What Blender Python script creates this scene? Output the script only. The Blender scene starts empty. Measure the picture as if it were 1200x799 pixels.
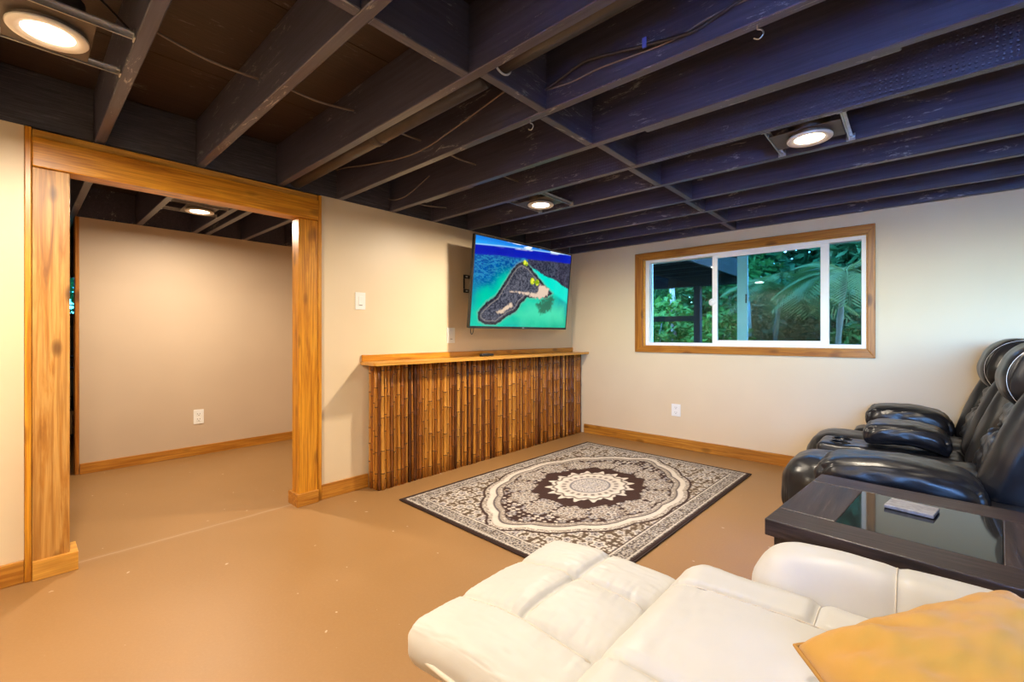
import bpy, bmesh, math, random
import numpy as np
from mathutils import Vector, Matrix, noise
random.seed(7); np.random.seed(7)
S = bpy.context.scene
COL = S.collection

# ------------------------------------------------------------------ camera
cam_d = bpy.data.cameras.new('camera'); cam = bpy.data.objects.new('camera', cam_d); COL.objects.link(cam)
cam.location = (0, 0, 1.11); cam.rotation_euler = (math.pi/2, 0, 0.73318)
cam_d.sensor_width = 36; cam_d.lens = 522.76/1200*36; cam_d.shift_y = -6.8/1200
cam_d.clip_start = 0.02; cam_d.clip_end = 200
S.camera = cam

# ------------------------------------------------------------------ sky, daylight, exposure
S.view_settings.view_transform = 'Standard'; S.view_settings.look = 'None'
S.view_settings.gamma = 1; S.view_settings.use_curve_mapping = False
S.view_settings.exposure = 0.44
SKY_STRENGTH = 7.4
LAMP_W = 34
w = bpy.data.worlds.new('sky'); S.world = w; w.use_nodes = True
wn = w.node_tree.nodes; bg = wn['Background']
sky = wn.new('ShaderNodeTexSky'); sky.sky_type = 'NISHITA'; sky.sun_disc = False
sky.sun_elevation = math.radians(48); sky.sun_rotation = math.radians(200); sky.air_density = 1.0; sky.dust_density = 0.3; sky.ozone_density = 2.0
wb = wn.new('ShaderNodeMix'); wb.data_type = 'RGBA'; wb.blend_type = 'MULTIPLY'; wb.inputs[0].default_value = 1
wb.inputs[7].default_value = (.40, .62, 1, 1)      # camera white balanced for the warm lamps
w.node_tree.links.new(sky.outputs[0], wb.inputs[6]); w.node_tree.links.new(wb.outputs[2], bg.inputs[0]); bg.inputs[1].default_value = SKY_STRENGTH

# ------------------------------------------------------------------ dimensions (metres)
XL, YW, XB, H, DECK = -2.977, 4.349, -4.943, 2.055, 2.31
XR, YN = 2.05, -.56
WT = 0.11

# ------------------------------------------------------------------ material helpers
def srgb(r, g, b):
    f = lambda c: (c/255/12.92) if c/255 <= .04045 else ((c/255+.055)/1.055)**2.4
    return (f(r), f(g), f(b), 1)
class NT:
    def __init__(s, name):
        s.m = bpy.data.materials.new(name); s.m.use_nodes = True
        s.t = s.m.node_tree; s.n = s.t.nodes; s.b = s.n['Principled BSDF']; s.out = s.n['Material Output']
    def new(s, typ, **k):
        n = s.n.new('ShaderNode'+typ)
        for a, v in k.items():
            if a in n.inputs: n.inputs[a].default_value = v
            else: setattr(n, a, v)
        return n
    def link(s, a, b): s.t.links.new(a, b)
    def coords(s, scale=(1,1,1), which='Object', rnd=0):
        tc = s.new('TexCoord'); mp = s.new('Mapping'); mp.inputs['Scale'].default_value = scale
        s.link(tc.outputs[which], mp.inputs['Vector'])
        if rnd:
            oi = s.new('ObjectInfo'); mu = s.new('Math', operation='MULTIPLY'); mu.inputs[1].default_value = rnd
            s.link(oi.outputs['Random'], mu.inputs[0]); s.link(mu.outputs[0], mp.inputs['Location'])
        return mp.outputs['Vector']
    def noise(s, vec, scale, detail=4, rough=.55, dist=0):
        n = s.new('TexNoise'); n.inputs['Scale'].default_value = scale; n.inputs['Detail'].default_value = detail
        n.inputs['Roughness'].default_value = rough; n.inputs['Distortion'].default_value = dist
        s.link(vec, n.inputs['Vector']); return n.outputs['Fac']
    def ramp(s, fac, stops, interp='LINEAR'):
        r = s.new('ValToRGB'); r.color_ramp.interpolation = interp
        e = r.color_ramp.elements
        while len(e) < len(stops): e.new(.5)
        for i, (p, c) in enumerate(stops): e[i].position = p; e[i].color = c if len(c) == 4 else (*c, 1)
        s.link(fac, r.inputs[0]); return r.outputs[0]
    def mix(s, fac, a, b, mode='MIX'):
        n = s.new('Mix', data_type='RGBA', blend_type=mode)
        for k, v in ((0, fac), (6, a), (7, b)):
            if hasattr(v, 'links'): s.link(v, n.inputs[k])
            else: n.inputs[k].default_value = v
        return n.outputs[2]
    def math(s, op, a, b=0):
        n = s.new('Math', operation=op)
        for k, v in ((0, a), (1, b)):
            if hasattr(v, 'links'): s.link(v, n.inputs[k])
            else: n.inputs[k].default_value = v
        return n.outputs[0]
    def bump(s, h, strength=.2, dist=.01):
        n = s.new('Bump'); n.inputs['Strength'].default_value = strength; n.inputs['Distance'].default_value = dist
        s.link(h, n.inputs['Height']); s.link(n.outputs[0], s.b.inputs['Normal'])
    def col(s, c):
        if hasattr(c, 'links'): s.link(c, s.b.inputs['Base Color'])
        else: s.b.inputs['Base Color'].default_value = c
    def rough(s, v):
        if hasattr(v, 'links'): s.link(v, s.b.inputs['Roughness'])
        else: s.b.inputs['Roughness'].default_value = v

def plain(name, c, rough=.5, metal=0, nscale=30, amt=.08, bump=.0, coat=0):
    t = NT(name); v = t.coords(); f = t.noise(v, nscale, 3)
    lo = tuple(x*(1-amt) for x in c[:3])+(1,); hi = tuple(min(1, x*(1+amt)) for x in c[:3])+(1,)
    t.col(t.ramp(f, [(.3, lo), (.7, hi)])); t.rough(rough); t.b.inputs['Metallic'].default_value = metal
    if bump: t.bump(f, bump, .004)
    t.b.inputs['Coat Weight'].default_value = coat
    return t.m

def wood(name, dark, mid, light, axis, rough=.33, knots=.5, grain=1.0):
    """stained pine, grain along axis 0/1/2"""
    t = NT(name)
    sc = [22*grain]*3; sc[axis] = 1.3
    v = t.coords(tuple(sc), rnd=40)
    f1 = t.noise(v, 1.3, 5, .6, 1.2)
    sc2 = [120]*3; sc2[axis] = 2.5
    f2 = t.noise(t.coords(tuple(sc2), rnd=13), 1, 3, .6)
    c = t.ramp(f1, [(.25, dark), (.42, mid), (.58, light), (.72, mid), (.85, dark)])
    m = t.mix(t.ramp(f2, [(.40, (.6, .6, .6)), (.56, (0, 0, 0))]), c, tuple(.5*x+.5*y for x, y in zip(dark, mid)))
    ksc = [9]*3; ksc[axis] = 4.0
    vo = t.new('TexVoronoi'); vo.inputs['Scale'].default_value = 1
    t.link(t.coords(tuple(ksc), rnd=31), vo.inputs['Vector'])
    kd = t.ramp(vo.outputs['Distance'], [(.07, (1, 1, 1)), (.15, (.75, .75, .75)), (.24, (0, 0, 0))])
    kf = t.math('MULTIPLY', kd, knots)
    kc = tuple(x*.45 for x in dark[:3])+(1,)
    t.col(t.mix(kf, m, kc)); t.rough(rough); t.bump(f2, .08, .002)
    return t.m

# ------------------------------------------------------------------ materials
t = NT('wall_paint'); v = t.coords(); f = t.noise(v, 220, 3); f2 = t.noise(v, 1.6, 2)
t.col(t.ramp(f2, [(.3, (.72, .58, .395, 1)), (.7, (.76, .62, .43, 1))])); t.rough(.42); t.bump(f, .10, .002)
M_wall = t.m
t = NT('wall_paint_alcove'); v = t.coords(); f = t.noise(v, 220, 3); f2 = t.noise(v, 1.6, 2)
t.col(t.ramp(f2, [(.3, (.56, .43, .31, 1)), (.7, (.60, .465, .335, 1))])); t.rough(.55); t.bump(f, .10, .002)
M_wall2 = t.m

t = NT('painted_concrete'); v = t.coords()
f = t.noise(v, 1.1, 5, .6); f2 = t.noise(v, 90, 4, .7); f3 = t.noise(t.coords((1, 1, 1)), 24, 2, .4)
c = t.ramp(f, [(.3, (.275, .143, .049, 1)), (.7, (.315, .167, .060, 1))])
c = t.mix(t.ramp(f2, [(.45, (0, 0, 0)), (.9, (.5, .5, .5))]), c, (.36, .20, .085, 1))
# worn joint along the doorway and pale chips
sx = t.new('SeparateXYZ'); t.link(t.coords(), sx.inputs[0])
wob = t.math('MULTIPLY', t.math('SUBTRACT', t.noise(t.coords((0, 6, 0)), 1, 3), .5), .02)
dj = t.math('ABSOLUTE', t.math('ADD', t.math('ADD', sx.outputs[0], 3.03), wob))
jl = t.ramp(dj, [(0, (.55, .55, .55)), (.008, (.1, .1, .1)), (.03, (0, 0, 0))])
c = t.mix(jl, c, (.52, .38, .26, 1))
chip = t.ramp(f3, [(.755, (0, 0, 0)), (.77, (.7, .7, .7))])
sc = t.noise(t.coords((60, 4, 1)), 1.0, 4, .8, 2.5)
scr = t.ramp(sc, [(.765, (0, 0, 0)), (.8, (.4, .4, .4))])
c = t.mix(chip, c, (.62, .5, .4, 1)); c = t.mix(scr, c, (.62, .46, .34, 1))
t.col(c); t.rough(t.ramp(f, [(.3, (.36, .36, .36)), (.7, (.5, .5, .5))])); t.bump(f2, .12, .003)
M_floor = t.m

def dark_paint(name, axis, base=(.066, .061, .096), rough=.32, specks=1.0, dots=False):
    t = NT(name)
    sc = [70]*3; sc[axis] = 3
    g = t.noise(t.coords(tuple(sc), rnd=20), 1, 4, .65)
    sc2 = [26]*3; sc2[axis] = 5
    s1 = t.noise(t.coords(tuple(sc2), rnd=33), 1.2, 6, .82, 1.0)
    c = t.ramp(g, [(.3, tuple(x*.7 for x in base)), (.7, tuple(x*1.25 for x in base))])
    lowm = t.ramp(t.noise(t.coords((2.5, 2.5, 2.5), rnd=17), 1, 2), [(.48, (0, 0, 0)), (.58, (1, 1, 1))])
    s1 = t.math('MULTIPLY', s1, t.math('ADD', t.math('MULTIPLY', lowm, .14), .86))
    c = t.mix(t.ramp(s1, [(.565, (0, 0, 0)), (.62, (.8*specks,)*3)]), c, (.42, .40, .40, 1))
    h = g
    if dots:
        vo = t.new('TexVoronoi'); vo.inputs['Scale'].default_value = 60; vo.inputs['Randomness'].default_value = .12
        t.link(t.coords(), vo.inputs['Vector'])
        h = t.ramp(vo.outputs['Distance'], [(.2, (0, 0, 0)), (.4, (1, 1, 1))])
    t.col(c); t.rough(rough); t.bump(h, .8 if dots else .35, .003)
    return t.m
M_joist = dark_paint('joist_paint', 0)
M_joist_dots = dark_paint('joist_paint_incised', 0, dots=True)
M_block = dark_paint('block_paint', 1, rough=.42)
t = NT('rim_paint'); g = t.noise(t.coords((40, 6, 130)), 1, 5, .75, .6)
t.col(t.ramp(g, [(.35, (.03, .027, .038, 1)), (.6, (.075, .07, .088, 1)), (.78, (.22, .21, .24, 1))])); t.rough(.4); t.bump(g, .7, .004)
M_rim = t.m
M_deck = dark_paint('deck_paint', 1, base=(.038, .021, .016), rough=.5, specks=.35)
M_pipe = plain('pipe_paint', (.05, .035, .032, 1), .38, 0, 14, .15)

D, Mi, Li = (.20, .055, .005, 1), (.56, .215, .012, 1), (.74, .34, .026, 1)
M_wx = wood('pine_x', D, Mi, Li, 0); M_wy = wood('pine_y', D, Mi, Li, 1); M_wz = wood('pine_z', D, Mi, Li, 2)
M_wledge = wood('pine_ledge', (.42, .17, .022, 1), (.62, .29, .045, 1), (.72, .38, .07, 1), 1, knots=.2)
M_wz_pale = wood('pine_post', (.16, .05, .008, 1), (.46, .20, .035, 1), (.60, .33, .09, 1), 2, rough=.42, knots=.9)
Dw, Mw, Lw = (.13, .032, .004, 1), (.40, .135, .013, 1), (.52, .21, .025, 1)
M_cx = wood('casing_x', Dw, Mw, Lw, 0, knots=.7); M_cz = wood('casing_z', Dw, Mw, Lw, 2, knots=.7)
M_by = wood('base_y', Dw, (.44, .165, .016, 1), (.56, .25, .035, 1), 1); M_bx = wood('base_x', Dw, (.44, .165, .016, 1), (.56, .25, .035, 1), 0)

# bamboo with its own tone per pole
t = NT('bamboo')
oi = t.new('ObjectInfo')
base = t.ramp(oi.outputs['Random'], [(0, (.05, .013, .003, 1)), (.25, (.16, .045, .006, 1)), (.5, (.31, .10, .010, 1)), (.78, (.48, .19, .022, 1)), (1, (.62, .29, .05, 1))])
n1 = t.noise(t.coords((40, 40, 3), rnd=50), 1, 5, .7, .8)
c = t.mix(t.ramp(n1, [(.48, (0, 0, 0)), (.72, (.7, .7, .7))]), base, (.07, .022, .008, 1))
n2 = t.noise(t.coords((60, 60, 40), rnd=9), 1.4, 4, .8)
c = t.mix(t.ramp(n2, [(.66, (0, 0, 0)), (.74, (.6, .6, .6))]), c, (.7, .5, .25, 1))
t.col(c); t.rough(.33); t.b.inputs['Coat Weight'].default_value = .12; t.b.inputs['Coat Roughness'].default_value = .2
t.bump(n1, .1, .002); M_bam = t.m
M_node = plain('bamboo_node', (.09, .03, .012, 1), .3, 0, 60, .3)

def leather(name, c, rough, bump=.25, wr=.3, coat=0, spec=.5):
    t = NT(name); v = t.coords()
    fine = t.noise(v, 420, 2, .5); wv = t.noise(v, 9, 5, .55, 1.2); big = t.noise(v, 3, 2)
    t.col(t.ramp(big, [(.3, tuple(x*.93 for x in c[:3])), (.7, c[:3])]))
    h = t.math('ADD', t.math('MULTIPLY', fine, .12), t.math('MULTIPLY', wv, wr*3))
    t.rough(t.ramp(wv, [(.3, (rough*.85,)*3), (.7, (min(1, rough*1.2),)*3)])); t.bump(h, bump, .006)
    t.b.inputs['Coat Weight'].default_value = coat; t.b.inputs['Specular IOR Level'].default_value = spec
    return t.m
M_black = leather('black_leather', (.012, .0115, .0135), .33, .05, .10)
M_white = leather('cream_leather', (.60, .585, .56), .5, .14, .2)
M_whiteseam = plain('cream_piping', (.66, .60, .52, 1), .5)
M_stitch = plain('white_thread', (.7, .68, .66, 1), .6)

t = NT('mustard_cotton'); v = t.coords(); wv = t.noise(v, 5, 3, .5, .6); fi = t.noise(v, 700, 2)
t.col(t.ramp(wv, [(.3, (.51, .255, .028, 1)), (.7, (.53, .268, .031, 1))])); t.rough(.85)
t.bump(fi, .15, .002)
t.b.inputs['Sheen Weight'].default_value = .2; M_must = t.m

def espresso(axis):
    t = NT('espresso_wood'); sc = [60]*3; sc[axis] = 3
    g = t.noise(t.coords(tuple(sc), rnd=10), 1, 5, .7)
    t.col(t.ramp(g, [(.35, (.014, .008, .008, 1)), (.6, (.045, .027, .024, 1)), (.78, (.13, .10, .095, 1))])); t.rough(.40); t.b.inputs['Specular IOR Level'].default_value = .35
    t.bump(g, .5, .003); return t.m
M_esx, M_esy, M_esz = espresso(0), espresso(1), espresso(2)
M_tglass = plain('smoked_glass', (.016, .016, .018, 1), .05, 0, 3, .05); M_tglass.node_tree.nodes['Principled BSDF'].inputs['Specular IOR Level'].default_value = .3
t = NT('grey_stone'); f = t.noise(t.coords((1, 2, 1)), 30, 6, .7, 1.5)
t.col(t.ramp(f, [(.3, (.13, .125, .135, 1)), (.7, (.36, .35, .37, 1))])); t.rough(.5); t.bump(f, .4, .003); M_stone = t.m

M_whitepl = plain('white_vinyl', (.90, .90, .92, 1), .3, 0, 8, .02)
M_plate = plain('white_plate', (.86, .86, .84, 1), .3, 0, 8, .02)
M_slot = plain('dark_slot', (.02, .02, .02, 1), .6)
M_blackpl = plain('black_plastic', (.012, .012, .013, 1), .35, 0, 20, .1)
M_steel = plain('galvanised_steel', (.55, .54, .53, 1), .35, .9, 40, .15)
M_darksteel = plain('can_housing', (.10, .075, .06, 1), .45, .4, 40, .15)
M_trimring = plain('white_trim_ring', (.78, .72, .66, 1), .45, 0, 8, .02)
M_cable = plain('grey_cable', (.20, .15, .13, 1), .5)
M_cabledark = plain('dark_cable', (.03, .026, .03, 1), .45)
M_bluetag = plain('blue_tag', (.10, .13, .55, 1), .5)

def glass(name, tint, spec=.28):
    t = NT(name)
    tr = t.new('BsdfTransparent'); tr.inputs[0].default_value = tint
    gl = t.new('BsdfGlossy'); gl.inputs['Roughness'].default_value = .01; gl.inputs[0].default_value = (spec, spec, spec, 1)
    fr = t.new('Fresnel'); fr.inputs[0].default_value = 1.52
    wav = t.noise(t.coords(), 4, 2)
    bp = t.new('Bump'); bp.inputs['Strength'].default_value = .02; t.link(wav, bp.inputs['Height']); t.link(bp.outputs[0], gl.inputs['Normal'])
    mx = t.new('MixShader'); t.link(fr.outputs[0], mx.inputs[0]); t.link(tr.outputs[0], mx.inputs[1]); t.link(gl.outputs[0], mx.inputs[2])
    t.link(mx.outputs[0], t.out.inputs[0]); return t.m
M_pane = glass('pane_glass', (.58, .66, .62, 1)); M_pane_sash = glass('sash_glass', (.66, .86, .88, 1)); M_dim = glass('storage_glass', (.16, .36, .40, 1)); M_clear = glass('clear_glass', (.93, .97, .97, 1))

def emit(name, c, s):
    t = NT(name); e = t.new('Emission'); e.inputs[0].default_value = c; e.inputs[1].default_value = s
    t.link(e.outputs[0], t.out.inputs[0]); return t.m
M_lens = emit('lamp_lens', (1, .80, .58, 1), 14)

def leafmat(name, a, b, tr=.3):
    t = NT(name); f = t.noise(t.coords(), 2.2, 4, .7)
    c = t.ramp(f, [(.3, a), (.7, b)]); t.col(c); t.rough(.55); t.b.inputs['Specular IOR Level'].default_value = .15
    tl = t.new('BsdfTranslucent'); t.link(c, tl.inputs[0])
    mx = t.new('MixShader'); mx.inputs[0].default_value = tr
    t.link(t.b.outputs[0], mx.inputs[1]); t.link(tl.outputs[0], mx.inputs[2]); t.link(mx.outputs[0], t.out.inputs[0]); return t.m
M_leaf1 = leafmat('leaf_mid', (.014, .06, .012, 1), (.045, .15, .028, 1)); M_leaf2 = leafmat('leaf_bright', (.04, .14, .02, 1), (.13, .30, .045, 1))
M_leaf3 = leafmat('leaf_dark', (.012, .06, .024, 1), (.035, .14, .05, 1)); M_palm = leafmat('leaf_palm', (.06, .10, .02, 1), (.16, .20, .05, 1))
M_bark = plain('pale_bark', (.30, .28, .25, 1), .8, 0, 12, .35, .5); M_ground = plain('ground', (.07, .07, .035, 1), .9, 0, 6, .4, .6)
M_palmbark = plain('palm_bark', (.11, .10, .07, 1), .85, 0, 14, .35, .5)
M_deckwood = plain('deck_post_wood', (.013, .011, .012, 1), .8, 0, 15, .2)

# ------------------------------------------------------------------ object helpers
def box(bm, x0, x1, y0, y1, z0, z1, M=None):
    vs = [bm.verts.new((x, y, z)) for x in (x0, x1) for y in (y0, y1) for z in (z0, z1)]
    for f in ((0, 1, 3, 2), (4, 6, 7, 5), (0, 4, 5, 1), (2, 3, 7, 6), (0, 2, 6, 4), (1, 5, 7, 3)):
        bm.faces.new([vs[i] for i in f])
    if M is not None: bmesh.ops.transform(bm, matrix=M, verts=vs)
    return vs
def boxes(*bs, M=None):
    bm = bmesh.new()
    for b in bs: box(bm, *b, M=M)
    return bm
def bevel(bm, w, seg=2):
    bmesh.ops.bevel(bm, geom=list(bm.edges), offset=w, segments=seg, affect='EDGES', profile=.5, clamp_overlap=True); return bm
def prism(pts, axis, a, b):
    """polygon pts in the two other axes, extruded a..b along axis"""
    bm = bmesh.new()
    def P(p, t):
        l = list(p); l.insert(axis, t); return bm.verts.new(l)
    A = [P(p, a) for p in pts]; B = [P(p, b) for p in pts]
    bm.faces.new(A); bm.faces.new(B[::-1])
    for i in range(len(pts)):
        j = (i+1) % len(pts); bm.faces.new((A[j], A[i], B[i], B[j]))
    bmesh.ops.recalc_face_normals(bm, faces=bm.faces); return bm
def tube(bm, pts, r, n=8, closed=False):
    pts = [Vector(p) for p in pts]; rings = []
    for i, p in enumerate(pts):
        a = pts[i-1] if i or closed else p; b = pts[(i+1) % len(pts)] if i < len(pts)-1 or closed else p
        d = (b-a).normalized(); u = d.orthogonal().normalized() if not rings else None
        if rings:
            u = (pu - d*pu.dot(d)); u = u.normalized() if u.length > 1e-6 else d.orthogonal().normalized()
        pu = u; v = d.cross(u); rr = r[i] if isinstance(r, (list, tuple)) else r
        rings.append([bm.verts.new(p+(u*math.cos(2*math.pi*k/n)+v*math.sin(2*math.pi*k/n))*rr) for k in range(n)])
    m = len(rings)
    for i in range(m if closed else m-1):
        A, B = rings[i], rings[(i+1) % m]
        for k in range(n): bm.faces.new((A[k], A[(k+1) % n], B[(k+1) % n], B[k]))
    if not closed: bm.faces.new(rings[0][::-1]); bm.faces.new(rings[-1])
    return bm
def lathe(bm, prof, c, n=32, axis=2):
    rings = []
    for r, h in prof:
        rg = []
        for k in range(n):
            a = 2*math.pi*k/n; p = [r*math.cos(a), r*math.sin(a), h]
            if axis == 0: p = [h, p[0], p[1]]
            if axis == 1: p = [p[0], h, p[1]]
            rg.append(bm.verts.new(Vector(c)+Vector(p)))
        rings.append(rg)
    for A, B in zip(rings, rings[1:]):
        for k in range(n): bm.faces.new((A[k], A[(k+1) % n], B[(k+1) % n], B[k]))
    return rings
def disc(bm, c, r, n=32):
    bm.faces.new([bm.verts.new((c[0]+r*math.cos(2*math.pi*k/n), c[1]+r*math.sin(2*math.pi*k/n), c[2])) for k in range(n)])

def softbox(c, half, r, n=(20, 20, 10), disp=None, M=None, warp=None):
    """padded, rounded body: lattice surface of a box with radius r, displaced along its normal by disp(p local -1..1, n)"""
    bm = bmesh.new(); V = {}
    hx = Vector(half); r = min(r, min(half)*.999)
    par = [[.55*(2*i/k-1)+.45*math.sin(math.pi/2*(2*i/k-1)) for i in range(k+1)] for k in n]
    def vert(i, j, k):
        if (i, j, k) in V: return V[i, j, k]
        p = Vector((par[0][i], par[1][j], par[2][k])); P = Vector((p.x*hx.x, p.y*hx.y, p.z*hx.z))
        q = Vector([max(-(hx[a]-r), min(hx[a]-r, P[a])) for a in range(3)]); d = P-q
        nn = d.normalized() if d.length > 1e-9 else Vector((0, 0, 1)); P = q+nn*r
        if disp: P = P+nn*disp(p, nn)
        if warp: P = warp(P, p)
        P = P+Vector(c)
        if M is not None: P = M @ P
        V[i, j, k] = bm.verts.new(P); return V[i, j, k]
    a, b, d = n
    def quad(*q):
        bm.faces.new([vert(*x) for x in q])
    for i in range(a):
        for j in range(b):
            quad((i, j, d), (i+1, j, d), (i+1, j+1, d), (i, j+1, d)); quad((i, j, 0), (i, j+1, 0), (i+1, j+1, 0), (i+1, j, 0))
        for k in range(d):
            quad((i, 0, k), (i+1, 0, k), (i+1, 0, k+1), (i, 0, k+1)); quad((i, b, k), (i, b, k+1), (i+1, b, k+1), (i+1, b, k))
    for j in range(b):
        for k in range(d):
            quad((0, j, k), (0, j, k+1), (0, j+1, k+1), (0, j+1, k)); quad((a, j, k), (a, j+1, k), (a, j+1, k+1), (a, j, k+1))
    return bm
def groove(d, wdt): return math.exp(-(d/wdt)**2)
def wrk(P, s=1.0, seed=0): return noise.noise(Vector(P)*s+Vector((seed, seed*1.7, 0)))

def obj(name, bm, mat, parent=None, smooth=False, label=None):
    me = bpy.data.meshes.new(name)
    if isinstance(bm, bmesh.types.BMesh):
        if parent is not None:
            l = Vector(); p = parent
            while p is not None: l += p.location; p = p.parent
            bmesh.ops.translate(bm, verts=bm.verts, vec=-l)
        bmesh.ops.recalc_face_normals(bm, faces=bm.faces)
        bm.to_mesh(me); bm.free()
    else: me = bm
    if mat and not me.materials: me.materials.append(mat)
    if smooth:
        for p in me.polygons: p.use_smooth = True
    o = bpy.data.objects.new(name, me); COL.objects.link(o)
    if parent is not None: o.parent = parent
    if label: o['label'] = label
    return o
def thing(name, label, cat, loc=(0, 0, 0), group=None, kind=None):
    o = bpy.data.objects.new(name, None); COL.objects.link(o); o.location = loc; o.empty_display_size = .05
    o['label'] = label; o['category'] = cat
    if group: o['group'] = group
    if kind: o['kind'] = kind
    return o
def tag(o, label, cat, group=None, kind=None):
    o['label'] = label; o['category'] = cat
    if group: o['group'] = group
    if kind: o['kind'] = kind
    return o
def struct(name, bm, mat, label, cat): return tag(obj(name, bm, mat), label, cat, kind='structure')

# ================================================================== SETTING
struct('floor', boxes((-7.7, XR+.1, YN-.1, YW+.1, -.12, 0)), M_floor, 'tan painted concrete floor with worn scratches and a joint in the doorway', 'floor')
# walls
struct('wall_left', boxes((XL-WT, XL, YN, .022, 0, H), (XL-WT, XL, 1.373, YW, 0, H)), M_wall, 'cream painted wall with the wide wooden doorway and the television', 'wall')
wx0, wx1, wz0, wz1 = -2.085, -.262, 1.0, 1.885
struct('wall_far', boxes((XL, wx0, YW, YW+.14, 0, DECK), (wx1, XR, YW, YW+.14, 0, DECK), (wx0, wx1, YW, YW+.14, 0, wz0), (wx0, wx1, YW, YW+.14, wz1, DECK)), M_wall, 'beige painted wall holding the wide sliding window', 'wall')
nx0, nx1, nz0, nz1 = .05, 1.95, .98, 1.9
struct('wall_right', boxes((XR, XR+WT, YN, YW, 0, DECK)), M_wall, 'beige side wall behind the black loveseat', 'wall')
struct('wall_near', boxes((-7.7, nx0, YN-WT, YN, 0, DECK), (nx1, XR+WT, YN-WT, YN, 0, DECK), (nx0, nx1, YN-WT, YN, 0, nz0), (nx0, nx1, YN-WT, YN, nz1, DECK)), M_wall, 'beige wall with a wide window behind the camera', 'wall')
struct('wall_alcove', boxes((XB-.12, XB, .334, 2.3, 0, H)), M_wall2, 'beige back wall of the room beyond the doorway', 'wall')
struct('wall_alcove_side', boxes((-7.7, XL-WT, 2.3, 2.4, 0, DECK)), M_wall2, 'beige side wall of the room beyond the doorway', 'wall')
w2y0, w2y1, w2z0, w2z1 = .12, .62, 1.345, 1.84
struct('wall_storage', boxes((-7.7, -7.6, YN, w2y0, 0, DECK), (-7.7, -7.6, w2y1, 2.3, 0, DECK), (-7.7, -7.6, w2y0, w2y1, 0, w2z0), (-7.7, -7.6, w2y0, w2y1, w2z1, DECK)), M_joist, 'dark wall at the far end of the storage space', 'wall')

# window behind the camera (daylight source, out of frame)
d1 = thing('window_3', 'white framed wide window in the wall behind the camera', 'window', ((nx0+nx1)/2, YN, 1.44), kind='structure')
obj('window_frame', boxes((nx0, nx0+.04, YN-.1, YN-.02, nz0, nz1), (nx1-.04, nx1, YN-.1, YN-.02, nz0, nz1), (nx0+.04, nx1-.04, YN-.1, YN-.02, nz1-.04, nz1), (nx0+.04, nx1-.04, YN-.1, YN-.02, nz0, nz0+.04), (.98, 1.02, YN-.09, YN-.03, nz0+.04, nz1-.04)), M_whitepl, d1)
obj('pane', boxes((nx0+.04, .98, YN-.065, YN-.055, nz0+.04, nz1-.04)), M_clear, d1); obj('pane', boxes((1.02, nx1-.04, YN-.065, YN-.055, nz0+.04, nz1-.04)), M_clear, d1)
for cx, hw in ((-1.175, 1.0), (1.0, .95)):
    pl = bpy.data.lights.new('daylight_portal', 'AREA'); pl.shape = 'RECTANGLE'; pl.size = 2*hw; pl.size_y = .92
    pl.cycles.is_portal = True
    po = bpy.data.objects.new('daylight_portal', pl); COL.objects.link(po)
    po.location = (cx, YN-.13 if cx > 0 else YW+.15, 1.44); po.rotation_euler = (math.pi/2 if cx > 0 else -math.pi/2, 0, 0)

# ceiling : deck panels, joists, blocking, rim blocks
ceil = thing('ceiling', 'exposed dark painted joist ceiling with deck boards above', 'ceiling', (0, 0, H), kind='structure')
xs = [-7.7, -6.5, -5.28, -4.06, -2.99, -2.4, -1.72, -.62, .5, XR+.1]
for a, b in zip(xs, xs[1:]):
    obj('deck_panel', boxes((a+.002, b-.002, YN, YW+.14, DECK+random.uniform(0, .002), DECK+.03)), M_deck, ceil)
obj('subfloor', boxes((-7.7, XR+.1, YN-.1, YW+.14, DECK+.035, DECK+.06)), M_deck, ceil)
J = [-.535, -.14, .274, .692, 1.117, 1.511, 1.928, 2.326, 2.733, 3.165, 3.535, 3.965]
JT = .0205
def joist(x0, x1, y, mat=M_joist, z0=H):
    bm = bevel(boxes((x0, x1, y-JT, y+JT, z0, DECK)), .003, 1)
    return obj('joist', bm, mat, ceil)
for i, y in enumerate(J):
    joist(XL-.03, XR, y, M_joist_dots if i == 7 else M_joist)
obj('rim_joist', bevel(boxes((XL, XR, YW-.042, YW-.001, H, DECK)), .003, 1), M_joist, ceil)
obj('sister_board', bevel(boxes((-.93, -.03, 1.928+JT+.001, 1.928+JT+.03, H+.004, H+.05)), .003, 1), M_joist, ceil)
obj('sister_board', bevel(boxes((-2.6, -2.1, 1.928+JT+.001, 1.928+JT+.02, H+.004, H+.04)), .003, 1), M_joist, ceil)
JJ = J+[YW-.022]
for i, (a, b) in enumerate(zip(JJ, JJ[1:])):
    bx = -1.20 if i % 2 else -1.165
    if i in (2, 3): bx = -1.215
    if i == 4: bx = -1.165
    obj('blocking', bevel(boxes((bx-.02, bx+.02, a+JT+.0002, b-JT-.0002, H+.001, DECK-.001)), .003, 1), M_block, ceil)
    obj('rim_block', bevel(boxes((XL-.04, XL-.001, a+JT+.0002, b-JT-.0002, H+.002, DECK-.001)), .002, 1), M_rim, ceil)
BJ = [-.535, -.12, .297, .705, 1.10, 1.20, 1.517, 1.93]
for y in BJ: joist(-7.6, XL-.045, y)
for a, b in zip(BJ, BJ[1:]):
    if a > .29 and b-a > .15: obj('rim_block', bevel(boxes((XB-.06, XB-.02, a+JT+.0002, b-JT-.0002, H+.002, DECK-.001)), .002, 1), M_joist, ceil)
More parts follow.
